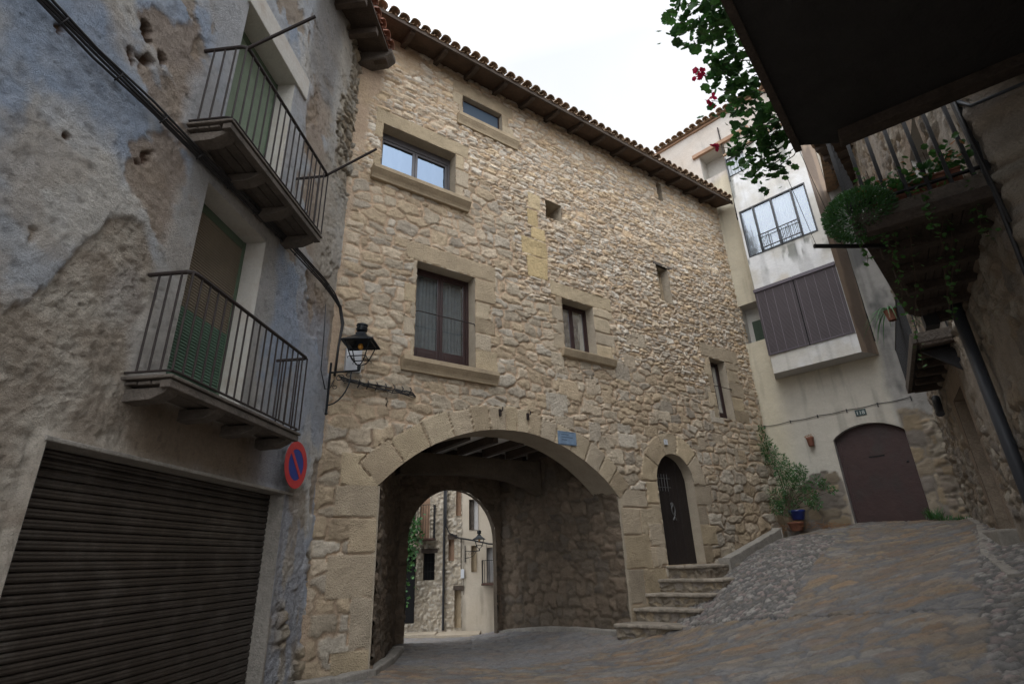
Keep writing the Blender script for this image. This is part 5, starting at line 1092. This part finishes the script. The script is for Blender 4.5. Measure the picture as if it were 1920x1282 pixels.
# box plants and trailing ivy
bp = empty('box_plants', R(9.2, .5, 3.1), 'tangle of green and withered yellow leaves growing from the terracotta box', 'plant'); m1, m2, m3, tw = MB(), MB(), MB(), MB()
for i in range(420):
    v_ = g.uniform(.08, .98); p = R(9.27+g.gauss(0, .11), v_, 3.08+abs(g.gauss(0, .10))+(.10 if v_ < .4 else 0)); leaf_round((m1, m2, m3)[0 if g.random() < .55 else (1 if g.random() < .75 else 2)], p, g.uniform(.018, .036), g)
for i in range(16): v_ = g.uniform(.1, .9); tw.tube([R(9.2, v_, 3.12), R(9.2+g.uniform(-.1, .15), v_+g.uniform(-.1, .1), 3.3+g.uniform(0, .15))], .003, 4)
m1.build('leaves', M['leaf'], bp); m2.build('dark_leaves', M['leaf_dark'], bp); m3.build('dry_leaves', M['leaf_dry'], bp); tw.build('stems', M['twig'], bp)
tv = empty('trailing_ivy', R(9.4, .6, 2.95), 'thin ivy strands trailing below the middle balcony', 'plant'); m1, tw = MB(), MB()
for (v_, ln, du, dv_) in ((.40, .95, -.9, .1), (.62, 1.25, -2.0, .12), (.86, .5, -.2, .0), (.2, .5, -.1, .0), (.52, .35, .05, .0), (.75, .7, -1.2, .06), (1.02, .45, -.1, .05), (.3, .8, -1.5, .1)):
    pts = []; 
    for i in range(14): t = i/13; pts.append(R(9.44+du*t+.02*math.sin(7*t), v_+dv_*t+g.gauss(0, .012), 2.96-ln*t*.75-.18*(t > .0)*t))
    tw.tube(pts, .003, 4)
    for p in pts:
        for j in range(3): leaf_round(m1, p+Vector((g.gauss(0, .025), g.gauss(0, .025), g.gauss(0, .025))), g.uniform(.012, .028), g, 5)
m1.build('leaves', M['leaf'], tv); tw.build('stems', M['twig'], tv)
# spider plant on the farthest balcony
sp = empty('spider_plant', R(4.6, .55, 3.7), 'spider plant with long arching leaves on the farthest balcony', 'plant'); m1 = MB()
for i in range(34):
    a = g.uniform(-1.2, 4.2); d = Vector((math.cos(a), math.sin(a), 0)); c = R(4.55, .60, 3.62); L_ = g.uniform(.3, .6); pv = None; w_ = .012
    pts = [c+d*L_*t+Vector((0, 0, .30*t-.75*t*t*L_*1.6)) for t in np.linspace(0, 1, 7)]; s_ = d.cross(Vector((0, 0, 1)))
    vs = [p+s_*w_*(1-abs(2*k/6-.8)*.7)*sg_ for k, p in enumerate(pts) for sg_ in (-1, 1)]; m1.add(vs, [(2*k, 2*k+1, 2*k+3, 2*k+2) for k in range(6)])
m1.build('leaves', M['leaf_grey'], sp)
MB().lathe(R(4.55, .60, 3.45), [(.06, 0), (.09, .17), (.10, .18), (.085, .18), (.0, .16)], 14).build('pot', M['terracotta'], sp)
# shrub with white flowers in the corner
sh = empty('potted_shrub', W(.35, .35, .45), 'tall straggly shrub with small white flowers in the corner by the white house', 'plant'); m1, m2, fl, tw = MB(), MB(), MB(), MB()
bc = [(.0, .25, 2.95, .10), (.02, .3, 2.6, .20), (.10, .3, 2.35, .22), (.30, .32, 2.1, .22), (.42, .35, 1.85, .26), (.65, .35, 1.75, .22), (.80, .35, 1.8, .12), (.45, .4, 1.5, .26), (.75, .4, 1.45, .20), (1.1, .35, 1.5, .12), (1.22, .35, 1.4, .09), (.1, .4, 1.2, .24), (.35, .45, .98, .24), (.0, .4, .95, .16), (.85, .4, 1.15, .2), (.95, .4, .98, .14), (1.35, .3, 1.25, .08), (-.05, .3, 2.2, .12)]
for (u_, v_, z_, r_) in bc:
    c = W(u_, v_, z_); tw.tube([W(.35, .4, .85), W(.35+(u_-.35)*.3, .38, .85+(z_-.85)*.5), c], [.012, .008, .003], 5)
    for j in range(int(950*r_)):
        v = rv3(g); p = c+v*r_; d = v+Vector((0, 0, g.uniform(-.6, .5))); leaf_long((m1, m2)[j % 2], p, d, g.uniform(.05, .085), .022, g)
        if g.random() < .05: leaf_round(fl, p+v*.03, .014, g, 3)
m1.build('leaves', M['leaf_grey'], sh); m2.build('dark_leaves', M['leaf'], sh); fl.build('flowers', M['flower_white'], sh); tw.build('stems', M['twig'], sh)
def pot(c, r, h, m_, label, name='flower_pot'):
    mb = MB(); mb.lathe(c, [(0, 0), (r*.68, 0), (r*.75, h*.1), (r*.98, h*.75), (r*1.06, h*.80), (r*1.08, h), (r*.94, h), (r*.9, h*.86), (0, h*.84)], 24); o = mb.build(name, m_, None, smooth=True); tag(o, label, 'flower pot'); return o
pot(W(.50, .42, .64), .175, .23, M['blue_pot'], 'blue glazed pot under the straggly shrub'); pot(W(.42, .44, .40), .17, .20, M['terracotta'], 'terracotta pot on the ground below the blue one')
wp_ = pot(W(1.09, .12, 2.36), .085, .22, M['terracotta'], 'small terracotta pot hung on the wall left of the maroon door'); mb = MB()
for i in range(40): p = W(1.09+g.gauss(0, .05), .12+g.gauss(0, .03), 2.60+g.uniform(-.02, .05)); leaf_long(mb, p, rv3(g), .05, .015, g)
mb.build('withered_plant', M['leaf_dry'], wp_)
# twigs litter and weeds
dt = MB(); 
for i in range(150):
    u_ = g.uniform(-.1, 1.5); v_ = g.uniform(.25, .7); p = W(u_, v_, .42+g.uniform(0, .22)*math.exp(-abs(u_-.4))); d = Vector((g.gauss(0, 1), g.gauss(0, 1), g.gauss(0, .3))).normalized()*g.uniform(.08, .3); dt.tube([p, p+d*.5+Vector((0, 0, .02)), p+d], .003, 4)
tag(dt.build('dry_twigs', M['leaf_dry'], None), 'heap of dry twigs round the foot of the pots', 'twigs', kind='stuff')
wd = MB(); wd2 = MB()
for (u_, v_, z_, n_, s_) in ((3.12, .2, .47, 90, .30), (3.3, .25, .42, 50, .16), (3.5, .28, .38, 70, .15), (3.62, .3, .36, 60, .2)):
    for j in range(n_): a = g.uniform(0, 6.28); leaf_long((wd, wd2)[j % 2], W(u_+g.gauss(0, .06), v_+g.gauss(0, .05), z_), Vector((math.cos(a)*.5, math.sin(a)*.5, g.uniform(.4, 1.2))), s_*g.uniform(.5, 1.1), .014, g)
wdo = wd.build('weeds', M['leaf_grey'], None); tag(wdo, 'weeds sprouting at the wall foot between the maroon door and the right hand house', 'weeds', kind='stuff'); wd2.build('dark_blades', M['leaf'], wdo)
# creeper beyond the arch
cp = empty('creeper', B(-3.3, .5, -1.8), 'leafy green creeper climbing beside the cottage beyond the archway', 'plant'); m1, m2, tw = MB(), MB(), MB()
for i in range(1500):
    t = g.random(); x = -3.42+g.gauss(0, .20)+(.22 if .45 < t < .75 else 0); z = -1.0+2.9*t+g.gauss(0, .08)
    if t < .25: x -= .15; 
    if x > -2.75: continue
    p = B(x, .75+g.gauss(0, .10), z); leaf_long((m1, m2)[i % 2], p, Vector((g.gauss(0, 1), -.6, g.gauss(-.4, .6))), g.uniform(.12, .20), .10, g)
for k in range(4): tw.tube([B(-3.45+k*.04, .65, -1.9), B(-3.5+k*.06, .7, -.5), B(-3.4+k*.08, .72, .8), B(-3.3+k*.1, .75, 1.7)], .014, 5)
m1.build('leaves', M['leaf'], cp); m2.build('pale_leaves', M['leaf_grey'], cp); tw.build('stems', M['twig'], cp)
